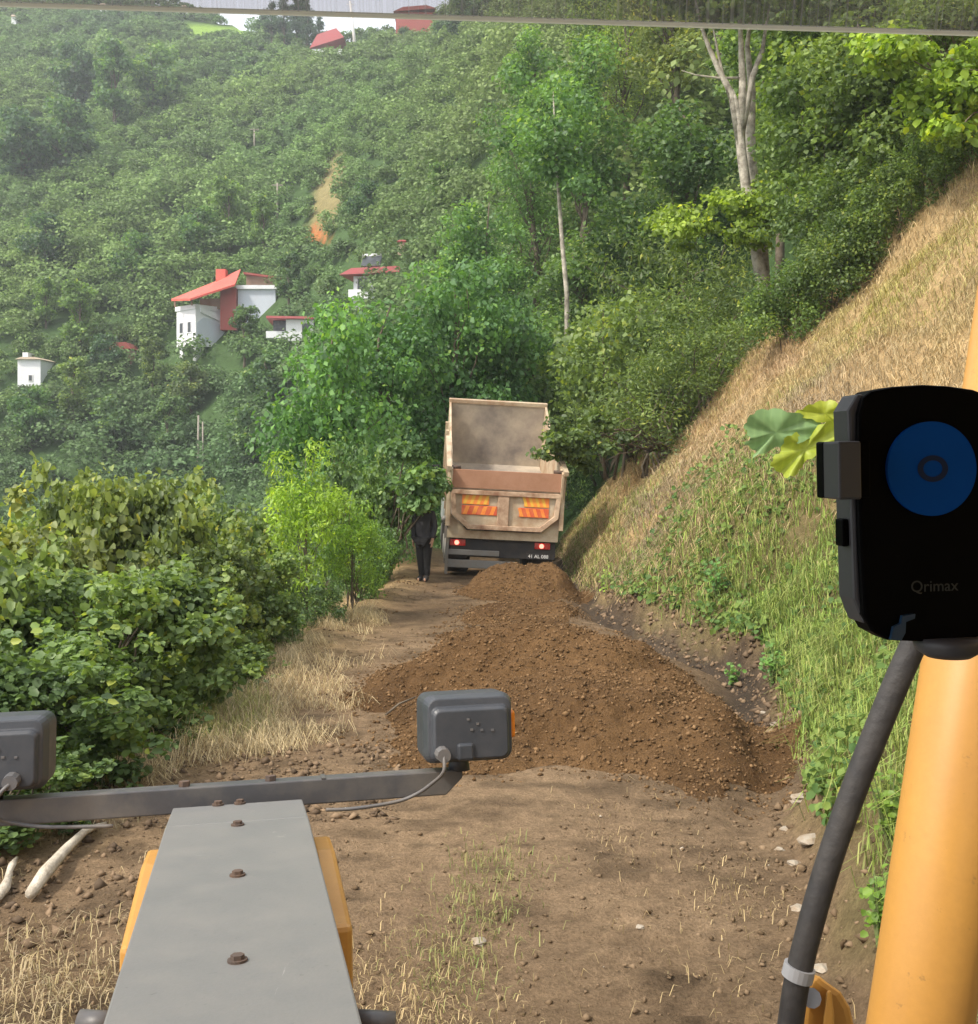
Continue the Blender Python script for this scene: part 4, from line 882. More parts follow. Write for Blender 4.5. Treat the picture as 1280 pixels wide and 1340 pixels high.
leafy_spray('overhanging_branch', 'leafy green branch hanging over the head of the standing person', [(540, 595), (556, 610), (548, 632), (532, 650), (557, 640), (520, 630), (525, 600), (566, 622), (562, 648), (553, 658)], 21.6, 2200, .12, (.11, .19, .07), .24, on(500, 22.4))
leafy_spray('overhanging_branch', 'olive green branch reaching over the right rim of the truck bed', [(722, 552), (735, 572), (738, 592), (748, 560), (752, 590), (765, 570), (785, 560), (760, 600), (742, 575), (800, 585), (730, 585)], 23.3, 2600, .11, (.1, .15, .05), .26, on(880, 25))
# stones and dead wood
def stone(label, px, py, size, sq=.3, name='stone', d=None):
    d = EYE * F / (py - HOR) if d is None else d; x = (px - 640) / F * d; r = np.random.default_rng(int(px * 7 + py)); import bmesh
    b = bmesh.new(); bmesh.ops.create_icosphere(b, subdivisions=2, radius=1)
    for v in b.verts: v.co *= 1 + .28 * r.normal() * .6; v.co = Vector((v.co.x * size * (.8 + .5 * r.random() * .2), v.co.y * size * .8, v.co.z * size * sq))
    me = bpy.data.meshes.new(name); b.to_mesh(me); b.free(); me.materials.append(M['stone']); o = link(name, me, None, (x, d, gz(x, d) + size * sq * .3), (0, 0, r.random() * 6))
    tag(o, label, 'stone', 'pale stones along the right edge of the road')
for px, py, sz, lb in [(1030, 962, .11, 'pale stone at the right tip of the soil heap'), (1022, 990, .09, 'flat pale stone just below the stone at the heap tip'), (1050, 1068, .1, 'pale broken stone in the ditch beside the middle of the hose'), (1030, 1085, .06, 'small pale stone left of the broken stone by the hose'), (1062, 1118, .1, 'pale stone touching the grass edge below the broken stone'), (1040, 1130, .06, 'small pale chip below the stone at the grass edge'), (1045, 1190, .06, 'small pale stone against the hose'), (878, 1168, .035, 'lone small whitish stone in the middle of the road'), (627, 1226, .055, 'round earthy stone in the small pit on the road'), (838, 1216, .03, 'tiny grey stone right of the road centre weeds'), (1075, 1270, .06, 'pale stone behind the hose clamp'), (1000, 925, .05, 'pale chip in the ditch just above the stone at the heap tip'), (1040, 975, .05, 'pale chip right of the stone at the heap tip'), (1012, 1000, .06, 'flat pale piece left of the flat stone below the heap tip'), (1060, 1050, .05, 'pale chip at the grass foot just above the broken stone by the hose'), (1040, 1052, .04, 'thin pale chip left of the chip at the grass foot'), (1020, 1110, .04, 'lone pale chip on the road edge level with the stone at the grass edge'), (1066, 1085, .05, 'pale chip under the grass between the two larger stones by the hose'), (1015, 940, .07, 'dark edged stone at the ditch above the heap tip'), (872, 1235, .025, 'tiny pale flake on the bare road near the lower edge')]:
    stone(lb, px, py, sz)
def stick(label, pts, rad, name='dead_branch', m='deadwood'):
    P = [Vector((p[0], p[1], gz(p[0], p[1]) + p[2])) for p in pts]; b = P[0].copy(); mb = MB(); mb.tube([p - b for p in P], rad, 7); o = mb.build(name, M[m], None, b, smooth=True); tag(o, label, 'branch')
def gp(px, py): d = EYE * F / (py - HOR); return ((px - 640) / F * d, d)
stick('long bleached dead branch lying on the dug earth left of the machine', [(*gp(40, 1186), .05), (*gp(60, 1160), .08), (*gp(88, 1125), .07), (*gp(112, 1104), .09), (*gp(138, 1088), .05)], [.035, .045, .035, .028, .012])
stick('short bleached wood piece at the left picture edge', [(*gp(-8, 1192), .04), (*gp(6, 1172), .05), (*gp(14, 1150), .04)], [.03, .035, .015])
stick('short bleached wood sliver above the wood piece at the left edge', [(*gp(8, 1160), .05), (*gp(16, 1143), .07), (*gp(22, 1132), .05)], [.015, .025, .01])
stick('thin brown branch poking out of the straw shoulder left of the soil heap', [(*gp(505, 948), .1), (*gp(522, 940), .14), (*gp(545, 934), .16)], [.011, .012, .006], m='bark')
r_ = np.random.default_rng(23)
def clod_lumps():
    """Dark earth lumps thrown up along the left dug edge and the right ditch."""
    r = np.random.default_rng(29); xs, ys, ss = [], [], []
    for _ in range(1700):
        y = 10 + 10 * r.random(); xs.append(float(xr(np.array([y]))[0]) + .16 * r.normal() + .05); ys.append(y); ss.append(.008 + .05 * r.random() ** 4)
    for _ in range(1500):
        y = 7.6 + 2.2 * r.random(); x = -3.1 + 2.4 * r.random(); xs.append(x); ys.append(y + .15 * (x + 2)); ss.append(.006 + .04 * r.random() ** 5)
    for _ in range(500):
        y = 5.6 + 1.8 * r.random(); xs.append(-3.6 + 1.6 * r.random()); ys.append(y); ss.append(.006 + .04 * r.random() ** 5)
    x, y, S = map(np.array, (xs, ys, ss)); P = np.stack([x, y, ground(x, y) + S * .3], -1); Vv, f = octa(P, S, r); me = np_mesh('dark_earth_lumps', Vv, f, M['clod'])
    t = r.random((len(x), 1)); color_attr(me, 'hue', np.repeat(np.array([.09, .065, .045]) * (1 - t) + np.array([.27, .19, .12]) * t, 8, 0)); tag(link('dark_earth_lumps', me), kind='stuff')['label'] = 'dark earth lumps along the ditch and the dug road edge'
clod_lumps()

# ------------------------------------------------------------------ dump truck
def dump_truck():
    Y0 = 22.8; xc = .27; o = empty('dump_truck', (xc, Y0, 0.0), (0, R(3.0), R(3.8)))
    tag(o, 'dusty cream dump truck tipping soil with its bed raised', 'truck')
    W = 1.22; TL = 17.0; piv = Vector((0, .1, 1.12)); rt = Matrix.Rotation(R(TL), 3, 'X')
    def T(x, y, z): return piv + rt @ Vector((x, y, z))
    def bx(mb, c, sz): return mb.box(T(*c), sz, rt)
    L = 4.3; hw = 1.28
    bed = MB(); bx(bed, (0, L / 2, .05), (2 * W - .1, L, .1)).build('bed_floor', M['boxin'], o, bevel=.01)
    hd = MB(); bx(hd, (0, L - .03, hw * .5 + .24), (2 * W - .1, .06, hw + .3)); hb_ = hd.build('headboard', M['boxin'], o, bevel=.01)
    bx(MB(), (0, L - .045, hw + .43), (2 * W + .02, .12, .1)).build('headboard_rail', M['box'], hb_, bevel=.01)
    for sx in (-1, 1):
        w = MB(); w.prism([(0.0, .0), (L, .0), (L, hw + .42), (L * .55, hw + .06), (0.05, hw - .02)], lambda a, b: T(sx * (W - .05), a, b), lambda a, b: T(sx * W, a, b)); wl_ = w.build('side_wall', M['box'], o, bevel=.006)
        for k in range(6): bx(MB(), (sx * (W + .035), .25 + k * .76, hw * .48), (.07, .09, hw * .92)).build('wall_rib', M['box'], wl_)
        bx(MB(), (sx * (W + .03), L * .28, hw + .0), (.1, L * .55, .09)).build('top_rail', M['box'], wl_)
    # tailgate, hanging upright from its top hinges
    zt, zb = 2.36, 1.08; c = .3; yb = -.02
    tg = MB(); tg.prism([(-W + .42, zb), (W - .42, zb), (W - .08, zb + c), (W - .02, zt - .42), (-W + .02, zt - .42), (-W + .08, zb + c)], lambda a, b: Vector((a, yb - .0, b)), lambda a, b: Vector((a, yb + .05, b)))
    g = tg.build('tailgate', M['box'], o, bevel=.008)
    MB().box((0, yb - .02, zt - .215), (2 * W - .02, .07, .40)).build('top_board', M['rustboard'], g, bevel=.01)
    fr = MB(); e = .04
    def bar(a, b, t=.09, dep=.07):
        a = Vector((a[0], 0, a[1])); b = Vector((b[0], 0, b[1])); m = (a + b) / 2; d = b - a; rot = Matrix.Rotation(-math.atan2(d.z, d.x), 3, 'Y'); fr.box((m.x, yb - dep / 2 - .001, m.z), (d.length + t * .5, dep, t), rot)
    q = [(-W + .45, zb + e), (W - .45, zb + e), (W - .12, zb + c + .02), (W - .08, zt - .5), (-W + .08, zt - .5), (-W + .12, zb + c + .02)]
    for i in range(6): bar(q[i], q[(i + 1) % 6], .1, .07 + .004 * (i % 2))
    fr.box((-.05, yb - .03, (zb + zt) / 2 - .2), (.24, .06, zt - zb - .52)); fr.build('tailgate_frame', M['boxframe'], g, bevel=.01)
    for sx in (-1, 1):
        MB().box((sx * (W - .0), .03, zt - .62), (.1, .14, 1.25)).build('corner_post', M['box'], o, bevel=.012)
        MB().tube([(sx * (W - .22), yb - .02, zt + .02), (sx * (W + .05), yb - .02, zt + .02)], .04, 10).build('hinge', M['rust'], g, smooth=True)
    # reflective chevron plates
    def st(x0, x1, z0, z1, m): return MB().box(((x0 + x1) / 2, yb - .012, (z0 + z1) / 2), (x1 - x0, .012, z1 - z0))
    for (x0, x1, z0, z1, m) in [(-.94, -.36, 1.60, 1.83, 'sticker_o'), (-.94, -.18, 1.38, 1.58, 'sticker_r'), (.40, .94, 1.60, 1.83, 'sticker_o'), (.30, .94, 1.38, 1.58, 'sticker_r')]:
        p = st(x0, x1, z0, z1, m).build('reflector_plate', M[m], g, bevel=.004)
        s = MB(); n = 4
        for k in range(n):
            u = x0 + (x1 - x0) * (k + .15) / n; w = (x1 - x0) / n * .45; dx = (z1 - z0) * .5 * (1 if x0 < 0 else -1)
            s.add([(u, yb - .0205, z0 + .01), (u + w, yb - .0205, z0 + .01), (u + w + dx * .6, yb - .0205, z1 - .01), (u + dx * .6, yb - .0205, z1 - .01)], [(0, 1, 2, 3)])
        s.build('chevron_stripe', M['sticker_y' if m == 'sticker_o' else 'sticker_o'], p)
    # rear apron and chassis
    ap = MB(); ap.prism([(-W, .86), (W - .04, .86), (W - .02, 1.42), (W - .12, 1.32), (W - .42, 1.04), (-W + .42, 1.04), (-W + .12, 1.32), (-W + .02, 1.42)], lambda a, b: Vector((a, .06, b)), lambda a, b: Vector((a, .14, b))); ap.build('rear_apron', M['box'], o, bevel=.01)
    MB().box((0, .34, .66), (2.3, .36, .40)).build('lamp_beam', M['chassis'], o, bevel=.02)
    MB().box((0, 4.1, .95), (.85, 8.0, .26)).build('chassis_frame', M['chassis'], o, bevel=.02)
    MB().box((-.45, .22, .30), (1.5, .12, .17)).build('underrun_bar', M['greybeam'], o, bevel=.015)
    MB().box((-.62, .16, .55), (1.1, .05, .12)).build('bumper_step', M['greybeam'], o, bevel=.015)
    for x, z in [(-.98, .76), (.86, .76)]:
        h = MB().box((x, .145, z), (.34, .05, .14)).build('tail_lamp', M['tailred'], o, bevel=.012)
        lb = MB(); lb.tube([(x - .02, .118, z), (x - .02, .105, z)], .05, 16); lb.build('lit_bulb', M['taillit'], h)
    pl = MB().box((.78, .145, .53), (.52, .02, .12)).build('licence_plate', M['chassis'], o, bevel=.004)
    t = bpy.data.curves.new('plate_digits', 'FONT'); t.body = '41 AL 088'; t.size = .105; t.align_x = 'CENTER'; t.align_y = 'CENTER'; t.extrude = .001; t.materials.append(M['white'])
    text_mesh('plate_digits', t, pl, (.78, .1325, .53), (R(90), 0, 0))
    sd_ = MB(); sd_.box((-1.2, .25, .62), (.06, .3, 1.1)); sd_.build('mud_guard', M['greybeam'], o, bevel=.01)
    MB().tube([(-1.24, .5, 1.24), (-1.30, .0, 1.26)], .07, 10).build('bed_latch', M['greybeam'], o, smooth=True)
    for k, y in enumerate((1.35, 2.75, 6.6)):
        for sx in (-1, 1):
            wh = MB(); wc = sx * (.93 if y < 5 else 1.02); ww = .56 if y < 5 else .32
            prof = [(.0, -ww / 2), (.30, -ww / 2), (.47, -ww / 2 + .02), (.52, -ww / 2 + .07), (.52, ww / 2 - .07), (.47, ww / 2 - .02), (.3, ww / 2), (.0, ww / 2)]; S = 28; vs, fs = [], []
            for i in range(S):
                a = 2 * math.pi * i / S
                for rr, xx in prof: vs.append((wc + xx, y + rr * math.cos(a), .52 + rr * math.sin(a)))
            for i in range(S):
                for j in range(len(prof) - 1): fs.append((i * 8 + j, i * 8 + j + 1, ((i + 1) % S) * 8 + j + 1, ((i + 1) % S) * 8 + j))
            wo = wh.add(vs, fs).build('wheel', M['tyre'], o, smooth=False)
            MB().tube([(wc + sx * (ww / 2 - .04), y, .52), (wc + sx * (ww / 2 + .02), y, .52)], [.28, .22], 20).build('rim', M['greybeam'], wo, smooth=False)
    cb = MB(); cb.prism([(5.3, .85), (7.7, .85), (7.75, 1.9), (7.5, 2.85), (5.3, 2.85)], lambda a, b: Vector((-1.2, a, b)), lambda a, b: Vector((1.2, a, b))); cab = cb.build('cab', M['white'], o, bevel=.05)
    MB().box((0, 5.28, 2.35), (1.3, .03, .55)).build('rear_window', M['glass'], cab)
    for sx in (-1, 1):
        MB().box((sx * 1.205, 6.6, 2.3), (.02, 1.2, .75)).build('side_window', M['glass'], cab)
        MB().box((sx * 1.42, 7.5, 2.1), (.22, .1, .5)).build('mirror', M['chassis'], cab, bevel=.03)
    MB().tube([(0, 3.9, 1.0), tuple(T(0, 3.6, -.05))], [.11, .08], 12).build('lift_ram', M['clamp'], o, smooth=True)
M['boxframe'] = painted("cream_frame_paint", (.56, .41, .28), .6, (.24, .12, .065), 1.0, 3.2, .1, wear=.7)
dump_truck()

# ------------------------------------------------------------------ person standing beside the truck
def skin_body(name, joints, edges, mat, parent, sub=2):
    me = bpy.data.meshes.new(name); keys = list(joints); me.from_pydata([joints[k][0] for k in keys], [(keys.index(a), keys.index(b)) for a, b in edges], [])
    o = link(name, me, parent); o.modifiers.new('skin', 'SKIN'); s = o.modifiers.new('sub', 'SUBSURF'); s.levels = s.render_levels = sub
    if not me.skin_vertices: me.update()
    for i, k in enumerate(keys):
        rr = joints[k][1]; me.skin_vertices[0].data[i].radius = rr if isinstance(rr, tuple) else (rr, rr)
    me.skin_vertices[0].data[0].use_root = True; me.materials.append(mat); return o
def person():
    x, y = (555 - 640) / F * 22.2, 22.2; o = empty('person', (x, y, gz(x, y) + .02), (0, 0, R(-20)))
    tag(o, 'person in dark grey jacket and black trousers standing left of the truck, head among leaves', 'person')
    J = {'pel': ((0, 0, .93), (.17, .115)), 'wst': ((0, .01, 1.08), (.155, .105)), 'chs': ((0, 0, 1.3), (.18, .12)), 'nkb': ((0, .0, 1.45), (.085, .075)), 'nk': ((0, -.01, 1.53), .055), 'jaw': ((0, -.03, 1.6), (.065, .08)), 'hd': ((0, -.015, 1.67), (.078, .098)), 'top': ((0, 0, 1.735), (.055, .065))}
    E = [('pel', 'wst'), ('wst', 'chs'), ('chs', 'nkb'), ('nkb', 'nk'), ('nk', 'jaw'), ('jaw', 'hd'), ('hd', 'top')]
    for s, n in ((-1, 'l'), (1, 'r')):
        J[n + 'sh'] = ((s * .185, 0, 1.4), .075); J[n + 'el'] = ((s * .235, .03, 1.12), .05); J[n + 'wr'] = ((s * .215, -.06, .88), .036); J[n + 'pm'] = ((s * .212, -.075, .81), (.022, .042))
        J[n + 'hp'] = ((s * .09, 0, .86), .105); J[n + 'kn'] = ((s * .075, -.01, .49), .068); J[n + 'an'] = ((s * .06, .02, .1), .048); J[n + 'ft'] = ((s * .065, -.05, .045), (.045, .04)); J[n + 'to'] = ((s * .075, -.15, .035), (.042, .03))
        E += [('chs', n + 'sh'), (n + 'sh', n + 'el'), (n + 'el', n + 'wr'), (n + 'wr', n + 'pm'), ('pel', n + 'hp'), (n + 'hp', n + 'kn'), (n + 'kn', n + 'an'), (n + 'an', n + 'ft'), (n + 'ft', n + 'to')]
        for f in range(4):
            b = Vector((s * .212, -.105 + .022 * f, .775)); J[n + 'f%d' % f] = (tuple(b), .010); J[n + 'g%d' % f] = (tuple(b + Vector((-s * .008, -.004, -.042))), .009); J[n + 'h%d' % f] = (tuple(b + Vector((-s * .022, -.006, -.075 + .008 * abs(f - 1.5)))), .0075)
            E += [(n + 'pm', n + 'f%d' % f), (n + 'f%d' % f, n + 'g%d' % f), (n + 'g%d' % f, n + 'h%d' % f)]
        J[n + 't0'] = ((s * .2, -.115, .825), .011); J[n + 't1'] = ((s * .19, -.135, .785), .009); E += [(n + 'pm', n + 't0'), (n + 't0', n + 't1')]
    skin_body('body', J, E, M['skin'], o)
    JJ = {k: (v[0], tuple(a * 1.16 + .008 for a in v[1]) if isinstance(v[1], tuple) else v[1] * 1.16 + .01) for k, v in J.items()}
    jk = ['wst', 'pel', 'chs', 'nkb', 'lsh', 'lel', 'lwr', 'rsh', 'rel', 'rwr']; JK = {k: JJ[k] for k in jk}; JK['pel'] = ((0, 0, .86), (.205, .145)); JK['nkb'] = (J['nkb'][0], (.098, .09))
    skin_body('jacket', JK, [e for e in E if e[0] in JK and e[1] in JK], M['jacket'], o)
    JJ['lan'] = ((-.06, .02, .07), .062); JJ['ran'] = ((.06, .02, .07), .062); tk = ['pel', 'lhp', 'lkn', 'lan', 'rhp', 'rkn', 'ran']; skin_body('trousers', {k: JJ[k] for k in tk}, [e for e in E if e[0] in tk and e[1] in tk], M['trousers'], o)
    for n in 'lr': skin_body('boot', {k: (J[n + k][0], .064) for k in ('an', 'ft', 'to')}, [('an', 'ft'), ('ft', 'to')], M['chassis'], o)
    skin_body('hair', {'a': ((0, .035, 1.64), (.07, .06)), 'b': ((0, .02, 1.71), (.08, .085)), 'c': ((0, .0, 1.755), (.058, .068))}, [('a', 'b'), ('b', 'c')], M['hair'], o)
    n = MB(); n.add([(0, -.135, 1.63), (.014, -.108, 1.63), (-.014, -.108, 1.63), (0, -.106, 1.675)], [(0, 1, 3), (0, 3, 2), (0, 2, 1)]); n.build('nose', M['skin'], o)
    for s in (-1, 1):
        MB().box((s * .08, 0, 1.655), (.016, .03, .055)).build('ear', M['skin'], o, bevel=.006)
        MB().tube([(s * .03, -.102, 1.672), (s * .03, -.109, 1.672)], .01, 10).build('eye', M['hair'], o)
    MB().box((0, -.105, 1.595), (.045, .008, .008)).build('mouth', M['hredwall'], o)
person()

# ------------------------------------------------------------------ motor grader: frame, lamp bar, lift cylinder, hose
AX = Vector((-.224, .9746, -.110)).normalized(); RX = Vector((.9746, .224, -.002)).normalized(); UZ = RX.cross(AX).normalized(); 
def motor_grader():
    o = empty('motor_grader', (0, 1.2, 0)); tag(o, 'yellow and grey motor grader front frame with lamp bar, seen from its cab', 'grader')
    O = Vector((0, 1.2, 0)); P1 = at(312, 1051, 2.96); P2 = at(306, 1340, 1.505)
    def G(a, b, c): return P1 + RX * a + AX * b + UZ * c - O
    rm = Matrix((RX, AX, UZ)).transposed()
    hw = .18
    pl = MB().prism([(-hw, -2.6), (hw, -2.6), (hw, -.23), (-hw, -.23)], lambda a, b: G(a, b, -.02), lambda a, b: G(a, b, 0)); plate = pl.build('top_plate', M['plate'], o, bevel=.004)
    MB().prism([(-hw, -.226), (hw, -.226), (hw - .004, 0), (-hw + .004, 0)], lambda a, b: G(a, b, -.02), lambda a, b: G(a, b, -.001)).build('front_plate', M['plate'], o, bevel=.004)
    MB().prism([(-hw + .02, -2.6), (hw - .02, -2.6), (hw - .02, -.02), (-hw + .02, -.02)], lambda a, b: G(a, b, -.32), lambda a, b: G(a, b, -.022)).build('main_beam', M['yellow'], o, bevel=.01)
    def bolt(a, b, s=.0115):
        bl = MB(); c = G(a, b, 0); n = [c + rm @ Vector((s * math.cos(k * math.pi / 3), s * math.sin(k * math.pi / 3), 0)) for k in range(6)]
        bl.tube([c + UZ * -.001, c + UZ * .004], s * 1.45, 14); bl.add(n + [p + UZ * .011 for p in n], [(0, 1, 7, 6), (1, 2, 8, 7), (2, 3, 9, 8), (3, 4, 10, 9), (4, 5, 11, 10), (5, 0, 6, 11), (6, 7, 8, 9, 10, 11)]); bl.build('bolt', M['rust'], o)
    def depth_of(y): # distance along the frame for a photo row on the centre line
        return None
    for py in (1080, 1146, 1258):
        # intersect the sight line of the bolt with the plate plane
        v = at(311, py, 1.0) - cam.location; t = (P1 - cam.location).dot(UZ) / v.dot(UZ); p = cam.location + v * t - P1; bolt(p.dot(RX), p.dot(AX))
    bolt(-.055, -.006, .011); bolt(.004, -.006, .011)
    for sx in (-1, 1):
        MB().prism([(-.75, -.4), (-.13, -.4), (-.075, -.15), (-.13, -.075), (-.30, -.07), (-.75, -.12)], lambda a, b: G(sx * (hw + .008), a, b + .0), lambda a, b: G(sx * (hw + .052 + (.012 if sx > 0 else 0)), a, b)).build('side_bracket', M['yellow'], o, bevel=.012)
    MB().box(Vector((0.03, -.45, 3.3)) - O, (1.98, 2.3, .09)).build('cab_roof', M['yellow'], o, bevel=.03)  # roof out of view, added to keep the sun off the phone holder
    MB().box(Vector((0.03, -1.62, 2.35)) - O, (1.9, .06, 1.75)).build('cab_rear_panel', M['bar'], o, bevel=.02)  # unseen panel, added to block light from behind the phone holder
    MB().box(Vector((0.03, -.55, 1.36)) - O, (1.9, 2.1, .06)).build('cab_floor', M['bar'], o, bevel=.02)
    # lamp bar
    bc = .085
    bar = MB().prism([(-.63, -.035), (.60, -.035), (.65, .012), (.65, .035), (-.67, .035), (-.67, .0)], lambda a, b: G(a, bc - .03, b + .005), lambda a, b: G(a, bc + .035, b + .005)).build('lamp_bar', M['bar'], o, bevel=.004)
    MB().box(G(.24, bc, .0415), (.012, .062, .004), rm).build('weld_seam', M['bar'], bar)
    for a in (-.15, .09): MB().tube([G(a, bc, .038), G(a, bc, .054)], .016, 6).build('bar_bolt', M['rust'], bar)
    MB().prism([(-.1, .0), (.1, .0), (.1, .07), (-.1, .07)], lambda a, b: G(a, b - .01, -.09), lambda a, b: G(a, b - .01, -.034)).build('bar_bracket', M['bar'], o)
    for sx in (-1, 1):
        ca = .645 * sx if sx > 0 else -.66
        zc = .165; w, h, dp = .135, .098, .15
        def rr(w, h, c, n=5):
            pts = []
            for cx, cz, a0 in ((w - c, h - c, 0), (-w + c, h - c, 90), (-w + c, -h + c, 180), (w - c, -h + c, 270)):
                for k in range(n + 1): a = R(a0 + 90 * k / n); pts.append((cx + c * math.cos(a), cz + c * math.sin(a) + (.006 if cz > 0 else 0) * (1 - abs(cx) / w)))
            return pts
        secs = [(-.03, w * .80, h * .70, .02, -.012), (-.022, w * .84, h * .76, .022, -.010), (-.012, w * .86, h * .78, .02, -.010), (-.008, w * .93, h * .92, .03, 0), (.03, w, h, .03, 0), (dp, w * .99, h * .98, .03, 0), (dp + .012, w * .93, h * .9, .03, 0)]
        vs, fs = [], []; n = 24
        for yy, ww, hh, c, dz in secs: vs += [G(ca + .02 + a, bc - .075 + yy, zc + b + dz) for a, b in rr(ww, hh, c)]
        for i in range(len(secs) - 1): fs += [(i * n + k, i * n + (k + 1) % n, (i + 1) * n + (k + 1) % n, (i + 1) * n + k) for k in range(n)]
        fs += [tuple(range(n)), tuple(range(6 * n, 7 * n))]
        lampo = MB().add(vs, fs).build('headlamp', M['lampgrey'], o, bevel=.003, smooth=False); lampo['label'] = 'dark grey lamp housing on the bar end with an orange indicator on its side'
        MB().tube([G(ca, bc, .036), G(ca, bc, .06), G(ca, bc - .005, .1)], [.034, .03, .026], 14).build('lamp_stem', M['lampgrey'], lampo, smooth=True)
        MB().box(G(ca, bc - .07, .105), (.05, .09, .05), rm).build('stem_bracket', M['lampgrey'], lampo, bevel=.008)
        xs = ca + .02 + sx * w
        MB().prism([(-.085, -.04), (.04, -.04), (.04, .045), (-.085, .04)], lambda a, b: G(xs - sx * .03, bc + .02 + a, zc + b + .005), lambda a, b: G(xs + sx * .008, bc + .02 + a, zc + b + .005)).build('indicator_lens', M['orange'], lampo, bevel=.008)
        MB().box(G(ca + .02, bc + .09, zc), (.23, .006, .16), rm).build('lamp_glass', M['glass'], lampo)
        chips = MB()
        for a_, b_ in ((-.01, .032), (.018, .018), (.0, .002), (.03, .0), (.062, -.002)): chips.box(G(ca + .02 + a_, bc - .1065, zc + b_), (.008, .003, .006), rm)
        chips.build('paint_speck', M['cable'], lampo)
        cx = ca - .07 if sx > 0 else ca + .075
        pg = MB().tube([G(cx, bc - .098, .105), G(cx, bc - .145, .103)], [.022, .02], 10).build('plug', M['cable'], lampo, smooth=False)
        if sx > 0: path = [(cx, bc - .14, .1), (cx - .004, bc - .15, .06), (cx - .03, bc - .1, .02), (cx - .07, bc - .06, -.015), (cx - .13, bc - .045, -.036), (cx - .25, bc - .05, -.045), (cx - .33, bc - .04, -.045)]
        else: path = [(cx, bc - .14, .1), (cx - .02, bc - .15, .08), (cx - .045, bc - .1, .04), (cx - .04, bc - .07, .0), (cx + .0, bc - .05, -.02), (cx + .09, bc - .05, -.036), (cx + .25, bc - .05, -.045)]
        MB().tube([G(*p) for p in smooth_path(path)], .0055, 7).build('cable', M['cable'], lampo, smooth=True)
    r = np.random.default_rng(4); mk = MB()
    # lift cylinder
    A = at(1203, 1345, 1.55) - O; B = at(1297, 700, 1.64) - O; D = (B - A).normalized()
    MB().tube([A - D * .8, A + D * .0, B + D * .9], .072, 40).build('lift_cylinder', M['yellow'], o, smooth=True)
    # hose with clamp and bracket
    hp = [at(a, b, d) - O for a, b, d in [(1026, 1420, 1.3), (1034, 1345, 1.3), (1046, 1270, 1.3), (1075, 1160, 1.3), (1108, 1060, 1.3), (1150, 950, 1.3), (1188, 860, 1.3), (1222, 790, 1.3), (1300, 650, 1.32)]]
    ho = MB().tube(smooth_path(hp), .0155, 16).build('hydraulic_hose', M['hose'], o, smooth=True)
    c0 = at(1047, 1264, 1.3) - O; c1 = at(1043, 1280, 1.3) - O
    MB().tube([c0, c1], .019, 20).build('hose_clamp', M['clamp'], ho, smooth=False)
    br = MB(); 
    def B2(px, py, d): return at(px, py, d) - O
    outl = [(1046, 1400), (1050, 1330), (1056, 1285), (1066, 1272), (1080, 1284), (1100, 1298), (1112, 1318), (1118, 1345), (1122, 1400)]
    br.prism(outl, lambda a, b: B2(a, b, 1.34), lambda a, b: B2(a, b, 1.39)); bo = br.build('hose_bracket', M['yellow'], o, bevel=.008)
    br = MB(); br.prism([(1074, 1400), (1078, 1330), (1082, 1296), (1088, 1296), (1092, 1330), (1090, 1400)], lambda a, b: B2(a, b, 1.30), lambda a, b: B2(a, b, 1.338)); br.build('bracket_rib', M['yellow'], bo, bevel=.006)
    MB().tube([B2(1062, 1306, 1.33), B2(1062, 1306, 1.31)], .012, 10).build('bracket_bolt', M['clamp'], bo)
    # black joint at each side of the frame, at the bottom edge of the view
    for px in (492, 128): MB().tube([at(px - 25, 1338, 1.75) - O, at(px + 25, 1341, 1.75) - O], .02, 12).build('frame_pin', M['bar'], o, smooth=True)
def smooth_path(pts, n=6):
    pts = [Vector(p) for p in pts]; out = []
    for i in range(len(pts) - 1):
        p0 = pts[max(i - 1, 0)]; p1 = pts[i]; p2 = pts[i + 1]; p3 = pts[min(i + 2, len(pts) - 1)]
        for k in range(n):
            t = k / n; out.append(.5 * ((2 * p1) + (p2 - p0) * t + (2 * p0 - 5 * p1 + 4 * p2 - p3) * t * t + (3 * p1 - p0 - 3 * p2 + p3) * t ** 3))
    return out + [pts[-1]]
motor_grader()

